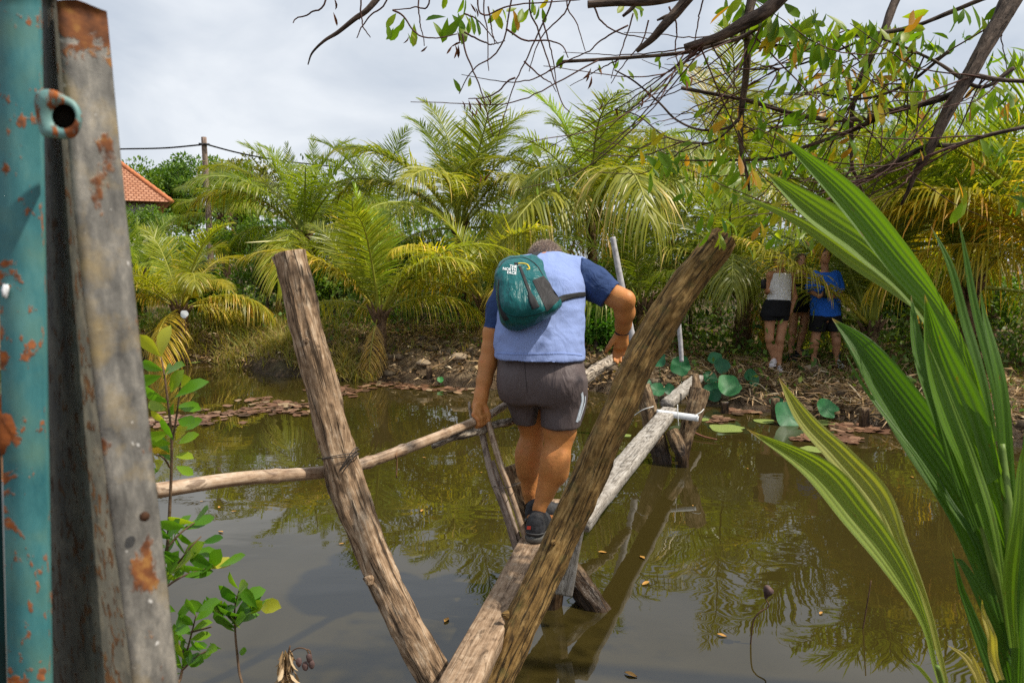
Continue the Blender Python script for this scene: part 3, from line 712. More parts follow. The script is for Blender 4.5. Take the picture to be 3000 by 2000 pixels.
def blades(x, y, z, h, seed, wid=.011, tint=None, leanamp=.5):
    r = np.random.default_rng(seed); n = len(x)
    a = r.uniform(0, 6.283, n); le = np.abs(r.normal(0, leanamp, n)); d = np.stack([np.cos(a) * le, np.sin(a) * le, np.ones(n)], -1)
    s = r.uniform(0, 6.283, n); w = np.stack([np.cos(s), np.sin(s), 0 * s], -1) * (wid * r.uniform(.6, 1.4, n))[:, None]
    b = np.stack([x, y, z], -1); m = b + d * (h * .55)[:, None]; t_ = b + d * h[:, None] * np.array([1.5, 1.5, .92])
    V = np.stack([b - w, b + w, m - w * .8, m + w * .8, t_], 1).reshape(-1, 3); k = np.arange(n)[:, None] * 5
    tn = np.clip(r.normal(.5, .25, n) if tint is None else tint + r.normal(0, .13, n), 0, 1)
    return V, [np.hstack([k, k + 1, k + 3, k + 2]), np.hstack([k + 2, k + 3, k + 4])], {'tint': np.repeat(tn, 5)}


def on_bank(n, x0, x1, s0, s1, seed, clump=.0):
    r = np.random.default_rng(seed); x = r.uniform(x0, x1, n); s = r.uniform(s0, s1, n)
    if clump:
        m = int(n / 28) + 2; cx = r.uniform(x0, x1, m); cs = r.uniform(s0, s1, m); k = r.integers(0, m, n)
        x = cx[k] + r.normal(0, clump, n); s = cs[k] + r.normal(0, clump, n)
    y = shore(x) + s; z = ground_z(x, y); return x, y, z, r


x, y, z, r = on_bank(14000, -10, 12, .35, 4.0, 101, .16)
keep = (z > .1) & (r.random(len(x)) < np.interp(x, [-6, -3.5, -2.5, 2.5, 5], [1, .8, .35, .25, .5]))
hx = np.interp(x, [-7, -3.5, 0, 2, 4, 8], [.42, .36, .26, .2, .18, .3]); tnt = np.interp(x, [-7, -4, -1, 3, 7], [.50, .68, .68, .5, .35])
tag(link('grass', mesh_from('grass', *blades(x[keep], y[keep], z[keep] - .02, (hx * r.uniform(.4, 1.3, len(x)) * np.interp(x, [-6, -3.5, -2, 2, 4], [1, .8, .5, .5, .7]))[keep], 5, .010, tnt[keep]), smooth=False), GRASSM), kind='stuff')
x, y, z, r = on_bank(2600, -9, -2.2, .02, .75, 103, .10)
tag(link('shore_grass', mesh_from('shore_grass', *blades(x, y, np.maximum(z, -.03), .26 * r.uniform(.4, 1.4, len(x)), 6, .008, np.full(len(x), .72), .9), smooth=False), GRASSM), kind='stuff')


def litter(x, y, z, seed, size, wid):
    r = np.random.default_rng(seed); n = len(x); a = r.uniform(0, 6.283, n); l = size * r.uniform(.4, 1.5, n)
    d = np.stack([np.cos(a), np.sin(a), r.normal(0, .25, n)], -1) * l[:, None]; w = np.stack([-np.sin(a), np.cos(a), r.normal(0, .5, n)], -1) * (l * wid)[:, None]
    b = np.stack([x, y, z + .012], -1); m = b + d * .5 + np.stack([0 * x, 0 * x, l * r.uniform(.02, .25, n)], -1)
    V = np.stack([b, m + w, b + d, m - w], 1).reshape(-1, 3); k = np.arange(n)[:, None] * 4
    return V, [np.concatenate([np.hstack([k, k + 1, k + 3]), np.hstack([k + 1, k + 2, k + 3])])], {'tint': np.repeat(np.clip(r.normal(.5, .27, n), 0, 1), 4)}


x, y, z, r = on_bank(13000, -9, 10, .10, 4.0, 107)
g1 = litter(x, y, z, 11, .085, .24)
x, y, z, r = on_bank(8000, -9, 10, .12, 3.5, 109, .3)
g2 = litter(x, y, z + .01, 12, .24, .028)
x, y, z, r = on_bank(3000, 2.0, 6.5, .5, 2.8, 110, .25)
g3 = litter(x, y, z + .015, 13, .30, .022)
tag(link('leaf_litter', mesh_from('leaf_litter', *join(g1, g2, g3), smooth=False), LITTERM), kind='stuff')
x, y, z, r = on_bank(6000, -9, 9, .6, 6.5, 113, .22)
n = len(x); o_ = np.tile([0, 0, 1.], (n, 1))
tag(link('ground_cover', mesh_from('ground_cover', *leaf_cloud(np.stack([x, y, z + .03 + r.uniform(0, .30, n) * np.interp(x, [-8, 0, 3, 4.6, 6], [1, 1, .6, .5, 1])], -1), o_, .085, n, 15, wid=.6), smooth=False), LOWLEAF), kind='stuff')
x, y, z, r = on_bank(15000, -8, 11, 2.4, 11, 114, .3)
n = len(x); o_ = np.tile([0, 0, 1.], (n, 1))
tag(link('undergrowth', mesh_from('undergrowth', *leaf_cloud(np.stack([x, y, z + .03 + r.uniform(0, 1, n) ** 1.5 * .7], -1), o_, .13, n, 16, wid=.5), smooth=False), LOWLEAF), kind='stuff')
# stones and clods showing on the mud
CLOD = plain('dry_clod', (.13, .095, .06), .95, .45, 26, .8)
def blob(c, rad, seed, amp=.35, flat=.6):
    r = np.random.default_rng(seed); u = np.linspace(0, np.pi, 9); v = np.linspace(0, 2 * np.pi, 14, endpoint=False)
    V = np.array([(math.sin(a) * math.cos(b), math.sin(a) * math.sin(b), math.cos(a)) for a in u for b in v])
    V = V * (1 + amp * fnoise(V, 1.6, seed))[:, None] * np.array([rad, rad * .8, rad * flat]) + c
    i, j = np.meshgrid(np.arange(8), np.arange(14), indexing='ij'); j2 = (j + 1) % 14
    return V, [np.stack([i * 14 + j, (i + 1) * 14 + j, (i + 1) * 14 + j2, i * 14 + j2], -1).reshape(-1, 4)]
x, y, z, r = on_bank(160, -7, 7, .15, 1.3, 117)
tag(link('mud_clods', mesh_from('mud_clods', *join(*[blob((x[k], y[k], z[k] + .01), float(r.uniform(.03, .10)), k * 3) for k in range(160)])), CLOD), kind='stuff')
CHUNK = plain('pale_husk', (.28, .21, .14), .9, .35, 18, .6)
for k, (px, py, zz_, rad, lab) in enumerate([(2380, 1105, .2, .16, 'pale flat clod on the bank below the person in blue'), (1240, 1022, .5, .11, 'pale dry husk on the mound left of the man'), (1345, 1025, .5, .13, 'long pale husk lying near the man\'s left arm'), (1050, 1030, .45, .08, 'grey stone at the foot of the mound palm')]):
    q = G(px, py, zz_); tag(mk('husk', blob(np.array([q[0], q[1], float(ground_z(q[0], q[1])) + .03]), rad, 5 + k, .3, .45), CHUNK), lab, 'husk')
# fallen fronds
for k, (px, py, zz_, az, sc, lab) in enumerate([(600, 965, .55, 190, .55, 'dry brown fallen frond by the low yellow-green palm'), (1250, 985, .5, 10, .45, 'dry fallen frond behind the mound'), (2060, 1010, .3, 150, .55, 'brown fallen frond lying left of the three people'), (2230, 1050, .28, -170, .6, 'fallen frond trodden under the white shoes'), (2430, 1080, .25, 175, .6, 'fallen frond under the grey shoes of the person in blue'), (2800, 1010, .4, 200, .6, 'dry fallen frond at the right behind the fresh blades'), (2700, 985, .35, 20, .35, 'pale curved spathe-like frond near the open green palm')]):
    q = G(px, py, zz_); q[2] = float(ground_z(q[0], q[1])) + .04
    key = ('fallen', k % 2)
    if key not in FR:
        a, b = frond_geo(2.6, 8, -8, n=52, leaf=.55, vee=2, droop=.06, seed=40 + k, age=.95, ragged=.12); FR[key] = (mesh_from('fallen', *a), mesh_from('fallen_rachis', *b))
    root = thing('fallen_frond', lab, 'frond', q)
    f = link('leaflets', FR[key][0], FROND, root); rr = link('rachis', FR[key][1], RACHIS, root)
    for o in (f, rr): o.rotation_euler = (R(8), 0, R(az)); o.scale = (sc, sc, sc * .6); o.color = (.9, .8, .7, 1)

# ------------------------------------------------------------------ lotus, lily pads, floating leaves
t = NT('lotus_leaf_mat'); g = t.attr('grain', 'Vector'); sx = t.n('ShaderNodeSeparateXYZ'); t.t.links.new(g, sx.inputs[0])
an = t.math('ARCTAN2', sx.outputs[1], sx.outputs[0]); vein = t.ramp(t.math('ABSOLUTE', t.math('SINE', t.math('MULTIPLY', an, 10.0))), [(0.0, 1.0), (.16, 0.0)])
nz = t.noise(g, 7, 4)
c = t.ramp(nz, [(.3, (.010, .10, .035)), (.7, (.035, .19, .055))]); c = t.mix(c, (.10, .30, .10), t.math('MULTIPLY', vein, .45))
c = t.mix(c, t.n('ShaderNodeObjectInfo').outputs['Color'], 1.0, 'MULTIPLY')
LOTUS = t.done(c, .5, t.bump(vein, .2, .004), .4, trans=.25, tcol=c)
STEM = plain('lotus_stem', (.10, .13, .04), .7, .3)
t = NT('pad_mat'); g = t.attr('grain', 'Vector'); nz = t.noise(g, 14, 5)
c = t.ramp(nz, [(.3, (.14, .20, .04)), (.6, (.28, .34, .09)), (.75, (.36, .38, .16))]); c = t.mix(c, (.05, .04, .02), t.ramp(t.noise(g, 30, 2), [(.60, 0.0), (.66, .9)]))
PAD = t.done(c, .45, None, .4, trans=.1)


def disc(c, rad, nrmv, wav, seed, notch=0.0, cup=.0, rings=6, seg=40):
    r = np.random.default_rng(seed); N = nrm(np.array(nrmv, float)); A = nrm(np.cross(N, [.3, 1, .1])); B = np.cross(N, A)
    V = [np.array(c, float)]; gr = [(0, 0, 0)]; ph = r.uniform(0, 6, 3)
    for i in range(1, rings + 1):
        q = i / rings
        for j in range(seg):
            a = 2 * np.pi * j / seg; e = 1 + .05 * math.sin(3 * a + ph[0]) + .04 * math.sin(5 * a + ph[1]) - notch * math.exp(-((a - np.pi) / .22) ** 2)
            zz_ = rad * (cup * q * q + wav * q ** 2 * (math.sin(3 * a + ph[2]) + .6 * math.sin(5 * a + ph[0])))
            x_, y_ = rad * q * e * math.cos(a), rad * q * e * math.sin(a)
            V.append(c + A * x_ + B * y_ + N * zz_); gr.append((x_ / rad, y_ / rad, 0))
    F3 = [(0, 1 + j, 1 + (j + 1) % seg) for j in range(seg)]
    F4 = [(1 + (i - 1) * seg + j, 1 + i * seg + j, 1 + i * seg + (j + 1) % seg, 1 + (i - 1) * seg + (j + 1) % seg) for i in range(1, rings) for j in range(seg)]
    return np.array(V), [np.array(F3), np.array(F4)], {'grain': np.array(gr)}


for k, (px, py, D, rpx, tilt, col, lab) in enumerate([
        (2135, 1131, 9.4, 37, (.1, -.75, .65), (1.25, 1.2, 1), 'large upright lotus leaf in the middle of the cluster'),
        (2200, 1108, 9.7, 29, (.5, -.75, .4), (.8, .85, 1), 'dark lotus leaf at the right end of the cluster, below the white shoes'),
        (2090, 1148, 9.5, 29, (-.1, -.85, .4), (.7, .75, .9), 'dark lotus leaf lowest in the cluster'),
        (2080, 1108, 9.9, 24, (.2, -.6, .7), (.9, .95, 1), 'small lotus leaf at the left end of the cluster'),
        (2115, 1072, 10.2, 24, (0, -.9, .4), (.75, .8, 1), 'lotus leaf standing highest behind the cluster, upright'),
        (2095, 1050, 10.4, 22, (-.3, -.6, .7), (.9, .95, 1), 'lotus leaf with a torn edge behind the cluster'),
        (1993, 1072, 9.9, 30, (0, -.95, .3), (.85, .9, .85), 'lotus leaf with a browned rim above the short pale plank'),
        (1930, 1055, 10.0, 24, (-.4, -.7, .5), (.8, .85, 1), 'tilted lotus leaf beside the dark leaning post, upper one'),
        (1925, 1142, 9.2, 23, (0, -.75, .6), (1, 1, 1), 'round lotus leaf left of the short pale plank'),
        (1892, 1120, 9.2, 17, (.3, -.7, .5), (.75, .8, .9), 'little lotus leaf touching the dark leaning post'),
        (1960, 1140, 9.6, 17, (.1, -.9, .3), (.7, .75, .9), 'little shaded lotus leaf behind the short pale plank'),
        (2310, 1218, 8.35, 46, (.1, -.8, .55), (1.0, 1.0, 1), 'widest lotus leaf resting on the water, with a notch'),
        (2422, 1198, 8.4, 33, (.15, -.78, .6), (1.2, 1.2, 1), 'heart shaped lotus leaf standing alone at the right'),
        (2275, 1180, 8.8, 20, (-.3, -.8, .4), (.8, .85, 1), 'small lotus leaf behind the grey stake'),
        (1290, 1112, 10.9, 10, (.2, -.7, .6), (1.4, 1.4, .9), 'tiny single lotus leaf near the shore stake left of the man')]):
    c = P(px, py, D); rad = rpx * D / FPX
    root = thing('lotus_leaf', lab, 'lotus leaf', (c[0], c[1] + .02, 0))
    f = mk('leaf_blade', disc(c, rad, tilt, .07, 200 + k, .35 if k in (11, 12) else .12, .16), LOTUS, root); f.color = (*col, 1)
    if c[2] > .04: mk('stem', tube([c, c * [1, 1, .5] + [.03, .04, 0], [c[0] + .02, c[1] + .1, -.1]], .007, 6, 10), STEM, root)
for k, (px, py, rpx, sq, lab) in enumerate([(2130, 1254, 52, 1, 'long pale green spotted pad at the leaf tip left of the wide lotus leaf'), (2240, 1233, 30, 1, 'narrow bright green pad beside the wide lotus leaf'), (2415, 1237, 32, 1, 'spotted pad under the heart shaped lotus leaf'), (2380, 1315, 34, 1, 'spotted pad lying behind the yellow leaf blades'), (2060, 1228, 20, 1, 'small green pad right of the far trestle'), (560, 1060, 26, 1, 'pale pad at the left shore beside the sapling'), (1835, 1275, 16, 1, 'small green leaf floating left of the long pale plank')]):
    c = G(px, py, .012); tag(mk('lily_pad', disc(c, rpx * c[1] / FPX, (0, -.02, 1), .02, 300 + k, .3), PAD), lab, 'lily pad')
# reddish dying pads matted on the water
REDPAD = leaf_mat('dying_pads', [(0.0, (.045, .028, .016)), (.4, (.13, .062, .036)), (.75, (.23, .125, .08)), (1.0, (.32, .24, .15))], trans=.05, rough=.5, objcol=False)
gs = []; r = np.random.default_rng(400)
def patch(pxs, n, sx, sy):
    for _ in range(n):
        k = r.integers(0, len(pxs)); px = pxs[k][0] + r.normal(0, sx) ; py = pxs[k][1] + r.normal(0, sy)
        c = G(px, py, .006 + r.uniform(0, .012)); rad = r.uniform(.03, .085)
        g = disc(c, rad, (r.normal(0, .05), r.normal(0, .05), 1), .05, int(r.integers(1000000)), .4, 0, 2, 12); gs.append((g[0], g[1], {'tint': np.full(len(g[0]), np.clip(r.normal(.5, .25), 0, 1))}))
patch([(450, 1228), (520, 1225), (590, 1222), (480, 1240), (560, 1232), (640, 1205)], 130, 36, 6)
patch([(770, 1172), (830, 1180), (880, 1185), (800, 1200), (720, 1205), (860, 1205)], 120, 36, 6)
patch([(1000, 1140), (1060, 1128), (1120, 1122), (1180, 1130), (1240, 1132), (1010, 1150), (1330, 1140)], 150, 34, 5)
patch([(2160, 1205), (2190, 1205)], 30, 22, 4); patch([(2470, 1250), (2540, 1252), (2580, 1250)], 90, 26, 7); patch([(2370, 1280), (2485, 1283), (2500, 1290)], 50, 24, 5); patch([(2110, 1228)], 16, 18, 5)
tag(link('dying_lily_pads', mesh_from('dying_lily_pads', *join(*gs)), REDPAD), kind='stuff')
# yellow leaves afloat
YEL = plain('floating_leaf', (.45, .23, .05), .5, .4, 9)
tl_ = np.linspace(0, 1, 9); lw_ = .013 * np.sin(np.pi * tl_) ** .8
base = (np.stack([np.stack([.06 * (tl_ - .5), q * lw_, .002 * np.sin(tl_ * 5) + .003 * q * q], -1) for q in (-1, 0, 1)], 1).reshape(-1, 3), [np.array([(3 * i + k, 3 * i + 3 + k, 3 * i + 4 + k, 3 * i + 1 + k) for i in range(8) for k in (0, 1)])])
yme = mesh_from('floating_leaf', *base); yme.materials.append(YEL)
for k, (px, py, s) in enumerate([(1765, 1617, 1.3), (1882, 1632, 1.3), (1892, 1708, 1.4), (1848, 1975, 1.4), (1308, 1815, 1.3), (1000, 1592, .8), (642, 1485, .9), (685, 1497, .8), (647, 1557, 1.1), (1236, 1495, 1.0), (1243, 1340, .9), (1410, 1383, .7), (2405, 1795, .8), (2115, 1860, 1.1), (2672, 1397, 1.1), (590, 1468, .6), (2190, 1372, .6), (2305, 1300, .7), (1600, 1340, .8), (2030, 1480, .5)]):
    o = link('floating_leaf', yme, None); o.location = [float(v) for v in G(px, py, .004)]; o.rotation_euler = (0, 0, k * 1.9); o.scale = (s * .75, s * .75, s)
    tag(o, 'small yellow-orange fallen leaf afloat on the brown water', 'leaf', 'fallen leaves afloat on the pond')
# dry lotus pod, bare stalks in the water
PODM = plain('dry_pod', (.10, .06, .055), .8, .4, 30, .4); DRYS = plain('dry_stalk', (.10, .055, .03), .8, .4, 30)
root = thing('lotus_pod', 'drooping dry lotus seed pod on a crooked stalk in the water', 'seed pod', G(2197, 1885, 0))
q = G(2197, 1885, 0); D = q[1]
mk('stalk', tube([q + [0, 0, -.1], P(2205, 1830, D), P(2222, 1795, D), P(2252, 1775, D), P(2243, 1752, D), P(2250, 1738, D)], [.004, .004, .0038, .0035, .003, .003], 7, 40), DRYS, root)
mk('seed_head', tube(PP([(2243, 1752, D), (2246, 1742, D), (2252, 1728, D - .01), (2257, 1722, D - .012)]), [.006, .014, .026, .022], 14, 18), PODM, root)
for (a, b, lab) in (((2522, 1840), (2552, 1700), 'straight bare black stalk standing in the water at right'), ((1480, 960), (1478, 960), None)):
    if lab: q = G(*a, 0); tag(mk('stalk', tube([q + [0, 0, -.1], P(*b, q[1])], [.004, .003], 7, 12), DRYS), lab, 'stalk')
# grey plastic scrap between the three people and the trunk
q = G(2165, 985, .33); tag(mk('plastic_scrap', blob(q + [0, 0, .05], .09, 3, .6, .5), plain('blue_plastic', (.05, .35, .55), .4, .3)), 'scrap of blue plastic on the ground left of the people', 'litter')
q = P(540, 920, 13.0); root = thing('white_disc', 'small round white disc on a stick by the low palm', 'disc', (q[0], q[1], float(ground_z(q[0], q[1]))))
mk('disc', disc(q, .07, (0, -1, .25), .01, 2), WHITEP, root); mk('stick', tube([q + [0, .02, 0], [q[0], q[1] + .02, float(ground_z(q[0], q[1])) - .05]], .008, 6, 8), DRYS, root)

# ------------------------------------------------------------------ house, utility pole, cables
t = NT('roof_tiles'); co = t.coord('UV') ; br = t.n('ShaderNodeTexBrick', offset=.5)
uv = t.attr('grain', 'Vector'); t.t.links.new(uv, br.inputs['Vector'])
for k, v in (('Scale', 1.0), ('Mortar Size', .025), ('Mortar Smooth', .6), ('Brick Width', .17), ('Row Height', .15), ('Bias', 0.0)): br.inputs[k].default_value = v
br.inputs['Color1'].default_value = (.40, .185, .105, 1); br.inputs['Color2'].default_value = (.48, .245, .15, 1); br.inputs['Mortar'].default_value = (.24, .09, .05, 1)
c = t.mix(br.outputs['Color'], (.3, .13, .07), t.ramp(t.noise(uv, 1.4, 4), [(.5, 0.0), (.7, .5)]))
ROOF = t.done(c, .85, t.bump(br.outputs['Fac'], .8, .03), .2)
HD = 28.0
er = P(505, 592, HD)
hx1 = er[0]; hx0 = er[0] - 9.0; hy0 = HD; hy1 = HD + 7.2; ez = er[2]; rz = 6.85
rx1 = hx1 - 3.0; rx0 = hx0 + 3.0; ym = (hy0 + hy1) / 2; gz = 1.1; HC, HS = math.cos(R(28)), math.sin(R(28))
def yaw(v):                                      # the house stands turned 28 degrees about its near right corner
    v = np.array(v, float); x_, y_ = v[..., 0] - hx1, v[..., 1] - hy0; o_ = v.copy(); o_[..., 0] = hx1 + x_ * HC - y_ * HS; o_[..., 1] = hy0 + x_ * HS + y_ * HC; return o_
hc = yaw(((hx0 + hx1) / 2, ym, gz))
root = thing('house', 'house with a hipped orange tiled roof behind the gate', 'house', hc)
def quad(a, b, c_, d_, nu=1):
    V = yaw([a, b, c_, d_]); u = nrm(V[1] - V[0]); vv = V[3] - V[0]; vv = nrm(vv - u * np.dot(u, vv))
    return V, [np.array([[0, 1, 2, 3]])], {'grain': np.stack([(V - V[0]) @ u, (V - V[0]) @ vv, 0 * V[:, 0]], -1)}
mk('roof', join(quad((hx0, hy0, ez), (hx1, hy0, ez), (rx1, ym, rz), (rx0, ym, rz)), quad((hx1, hy0, ez), (hx1, hy1, ez), (rx1, ym + .001, rz), (rx1, ym, rz)), quad((hx1, hy1, ez), (hx0, hy1, ez), (rx0, ym, rz), (rx1, ym, rz)), quad((hx0, hy1, ez), (hx0, hy0, ez), (rx0, ym, rz), (rx0, ym + .001, rz)),
    quad((hx0, hy0, ez - .02), (hx0, hy1, ez - .02), (hx1, hy1, ez - .02), (hx1, hy0, ez - .02))), ROOF, root, smooth=False)
RIDGE = plain('ridge_tile', (.50, .17, .07), .8, .3, 12)
def ridge(a, b):
    a, b = yaw(a), yaw(b); n_ = int(np.linalg.norm(b - a) / .3); p = a + (b - a) * np.linspace(0, 1, n_ * 4 + 1)[:, None]; rr = .085 + .025 * ((np.arange(len(p)) % 4) / 4)
    return tube(p, rr, 8, resample=False)
mk('ridge_tiles', join(*[ridge(*q) for q in (((hx1, hy0, ez), (rx1, ym, rz)), ((hx1, hy1, ez), (rx1, ym, rz)), ((rx0, ym, rz), (rx1, ym, rz)), ((hx0, hy0, ez), (rx0, ym, rz)))]), RIDGE, root)
mk('wall', box((hc[0], hc[1], (gz + ez - .05) / 2), (8.0, 6.2, ez - gz - .05), R(28)), plain('house_plaster', (.55, .52, .45), .9, .15, 4), root, smooth=False)
PD = 20.0; pt = P(597, 402, PD); gz = float(ground_z(pt[0], pt[1]))
root = thing('utility_pole', 'slim brown utility pole with a white band and two cables', 'utility pole', (pt[0] + .02, PD, gz))
mk('pole', tube([(pt[0] + .05, PD, gz - .3), (pt[0] + .03, PD, (gz + pt[2]) / 2), pt], [.085, .078, .068], 14, 30, .05, 8), wood_mat('pole_wood', (.12, .08, .06), (.28, .2, .16), (.4, .32, .27), along=.1, scale=14, bump=.4), root)
q = P(601, 580, PD); mk('white_band', tube([q + [0, 0, -.2], q + [0, 0, .2]], .081, 14, 4, caps=False, resample=False), WHITEP, root)
mk('cable_bracket', join(box(P(600, 424, PD) + [.06, -.06, 0], (.16, .05, .05)), tube([P(597, 424, PD) + [-.1, -.07, .02], P(597, 424, PD) + [.2, -.07, -.02]], .02, 8, 6)), plain('bracket_iron', (.05, .05, .055), .6), root)
CAB = plain('black_cable', (.012, .012, .014), .6)
tag(mk('power_cable', tube(PP([(-200, 452, 22), (150, 443, 21.2), (350, 437, 20.8), (480, 434, 20.3), (594, 424, 19.9)]), .022, 6, 40), CAB), 'black cable running left from the utility pole past the gate', 'cable')
tag(mk('power_cable', tube(PP([(600, 422, 19.9), (690, 446, 21), (780, 464, 22), (880, 478, 23.2), (1100, 500, 25)]), .022, 6, 40), CAB), 'black cable sagging right from the utility pole behind the palms', 'cable')
# ------------------------------------------------------------------ smooth bodies: a signed distance field meshed by surface nets
class SDF:
    def __init__(s, lo, hi, res):
        s.lo = np.array(lo, float); s.res = res; s.n = np.ceil((np.array(hi) - s.lo) / res).astype(int) + 1
        s.f = np.full(s.n, 1.0, np.float32)

    def block(s, lo, hi, pad):
        a = np.clip(np.floor((np.asarray(lo) - pad - s.lo) / s.res).astype(int), 0, s.n); b = np.clip(np.ceil((np.asarray(hi) + pad - s.lo) / s.res).astype(int) + 1, 0, s.n)
        ax = [s.lo[i] + s.res * np.arange(a[i], b[i]) for i in range(3)]
        return tuple(slice(a[i], b[i]) for i in range(3)), np.stack(np.meshgrid(*ax, indexing='ij'), -1)

    def put(s, sl, d, k, op='add'):
        o = s.f[sl]
        if op == 'add':
            if k > 0: h = np.clip(.5 + .5 * (o - d) / k, 0, 1); v = o * (1 - h) + d * h - k * h * (1 - h)
            else: v = np.minimum(o, d)
        else:
            d = -d
            if k > 0: h = np.clip(.5 - .5 * (o - d) / k, 0, 1); v = o * (1 - h) + d * h + k * h * (1 - h)
            else: v = np.maximum(o, d)
        s.f[sl] = v

    def cone(s, a, b, ra, rb, k=.02, op='add'):
        a = np.asarray(a, float); b = np.asarray(b, float); m = max(ra, rb)
        sl, p = s.block(np.minimum(a, b) - m, np.maximum(a, b) + m, k + 3 * s.res)
        if p.size == 0: return s
        ab = b - a; L2 = max(float(ab @ ab), 1e-9); t_ = np.clip(((p - a) @ ab) / L2, 0, 1)
        d = np.linalg.norm(p - a - t_[..., None] * ab, axis=-1) - (ra + (rb - ra) * t_); s.put(sl, d, k, op); return s

    def chain(s, pts, rads, k=.02, op='add'):
        for i in range(len(pts) - 1): s.cone(pts[i], pts[i + 1], rads[i], rads[i + 1], k, op)
        return s

    def ell(s, c, r, k=.02, rot=None, op='add'):
        c = np.asarray(c, float); r = np.asarray(r, float); m = r.max()
        sl, p = s.block(c - m, c + m, k + 3 * s.res)
        if p.size == 0: return s
        q = p - c
        if rot is not None: q = q @ rot
        kk = np.linalg.norm(q / r, axis=-1); k2 = np.linalg.norm(q / r ** 2, axis=-1)
        s.put(sl, kk * (kk - 1) / np.maximum(k2, 1e-6), k, op); return s

    def loft(s, st, k=.02, cap=.02, op='add', sq=2.0):
        """st rows: z, cx, cy, a, b - a stack of super-ellipses"""
        st = np.asarray(st, float); st = st[np.argsort(st[:, 0])]
        lo = [(st[:, 1] - st[:, 3]).min(), (st[:, 2] - st[:, 4]).min(), st[0, 0]]; hi = [(st[:, 1] + st[:, 3]).max(), (st[:, 2] + st[:, 4]).max(), st[-1, 0]]
        sl, p = s.block(lo, hi, k + 3 * s.res)
        zz_ = p[0, 0, :, 2]
        zs = np.linspace(0, len(st) - 1, 12 * len(st)); sp = spline(st, 12 * len(st)); sp = sp[np.argsort(sp[:, 0])]
        cx, cy, a, b = (np.interp(zz_, sp[:, 0], sp[:, i]) for i in (1, 2, 3, 4))
        dx = np.abs(p[..., 0] - cx) / a; dy = np.abs(p[..., 1] - cy) / b
        d = ((dx ** sq + dy ** sq) ** (1 / sq) - 1) * np.minimum(a, b)
        e = np.maximum(st[0, 0] - p[..., 2], p[..., 2] - st[-1, 0])
        h = np.clip(.5 - .5 * (d - e) / cap, 0, 1); d = d * (1 - h) + e * h + cap * h * (1 - h)
        s.put(sl, d, k, op); return s

    def plane(s, o, n, k=.004):
        """keep the side the normal points away from"""
        p = np.stack(np.meshgrid(*[s.lo[i] + s.res * np.arange(s.n[i]) for i in range(3)], indexing='ij'), -1)
        s.put(tuple(slice(None) for _ in range(3)), -((p - np.asarray(o)) @ nrm(np.asarray(n, float))), k, 'cut'); return s

    def mesh(s, smooth_it=1):
        f = s.f; f = np.pad(f, 1, constant_values=1.0); lo = s.lo - s.res
        sg = f < 0
        c = np.zeros(np.array(f.shape) - 1, np.int8)
        for i in (0, 1):
            for j in (0, 1):
                for k in (0, 1): c += sg[i:f.shape[0] - 1 + i, j:f.shape[1] - 1 + j, k:f.shape[2] - 1 + k]
        act = (c > 0) & (c < 8); idx = np.argwhere(act); ids = np.full(act.shape, -1, np.int64); ids[act] = np.arange(len(idx))
        acc = np.zeros((len(idx), 3)); cnt = np.zeros(len(idx))
        cor = [(i, j, k) for i in (0, 1) for j in (0, 1) for k in (0, 1)]
        val = {q: f[idx[:, 0] + q[0], idx[:, 1] + q[1], idx[:, 2] + q[2]] for q in cor}
        for q in cor:
            for ax in range(3):
                if q[ax] == 0:
                    q2 = list(q); q2[ax] = 1; a, b = val[q], val[tuple(q2)]; m = (a < 0) != (b < 0)
                    t_ = np.where(m, a / np.where(a == b, 1, a - b), 0); pt_ = np.array(q, float)[None] + np.eye(3)[ax][None] * t_[:, None]
                    acc[m] += pt_[m]; cnt[m] += 1
        V = lo + (idx + acc / cnt[:, None]) * s.res
        F = []
        for ax in range(3):
            o1, o2 = [(1, 2), (2, 0), (0, 1)][ax]
            a = sg; b = np.roll(sg, -1, ax); sl = [slice(1, -1)] * 3; sl[ax] = slice(0, -1)
            A = np.zeros_like(sg); A[tuple(sl)] = (a != b)[tuple(sl)]; e = np.argwhere(A); flip = ~sg[e[:, 0], e[:, 1], e[:, 2]]
            def gid(d1, d2):
                q = e.copy(); q[:, o1] += d1; q[:, o2] += d2; return ids[q[:, 0], q[:, 1], q[:, 2]]
            qd = np.stack([gid(-1, -1), gid(0, -1), gid(0, 0), gid(-1, 0)], -1); qd[flip] = qd[flip][:, ::-1]; F.append(qd)
        F = np.vstack(F); F = F[(F >= 0).all(1)]
        for _ in range(smooth_it):
            S = np.zeros_like(V); n_ = np.zeros(len(V))
            for i in range(4):
                for j in (1, 3): np.add.at(S, F[:, i], V[F[:, (i + j) % 4]]); np.add.at(n_, F[:, i], 1)
            V = V * .5 + .5 * S / np.maximum(n_, 1)[:, None]
        return V, [F]


def largest(geo):
    return geo


def bvh(geo):
    V, F = geo[0], np.vstack([f for f in geo[1] if f.shape[1] == 4])
    return BVHTree.FromPolygons([Vector(v) for v in V], [tuple(int(k) for k in f) for f in F])


def shoot(tree, px, py):
    d = nrm(ray(px, py)); h = tree.ray_cast(Vector(CAMP), Vector(d))
    return (np.array(h[0]), np.array(h[1])) if h[0] is not None else (None, None)


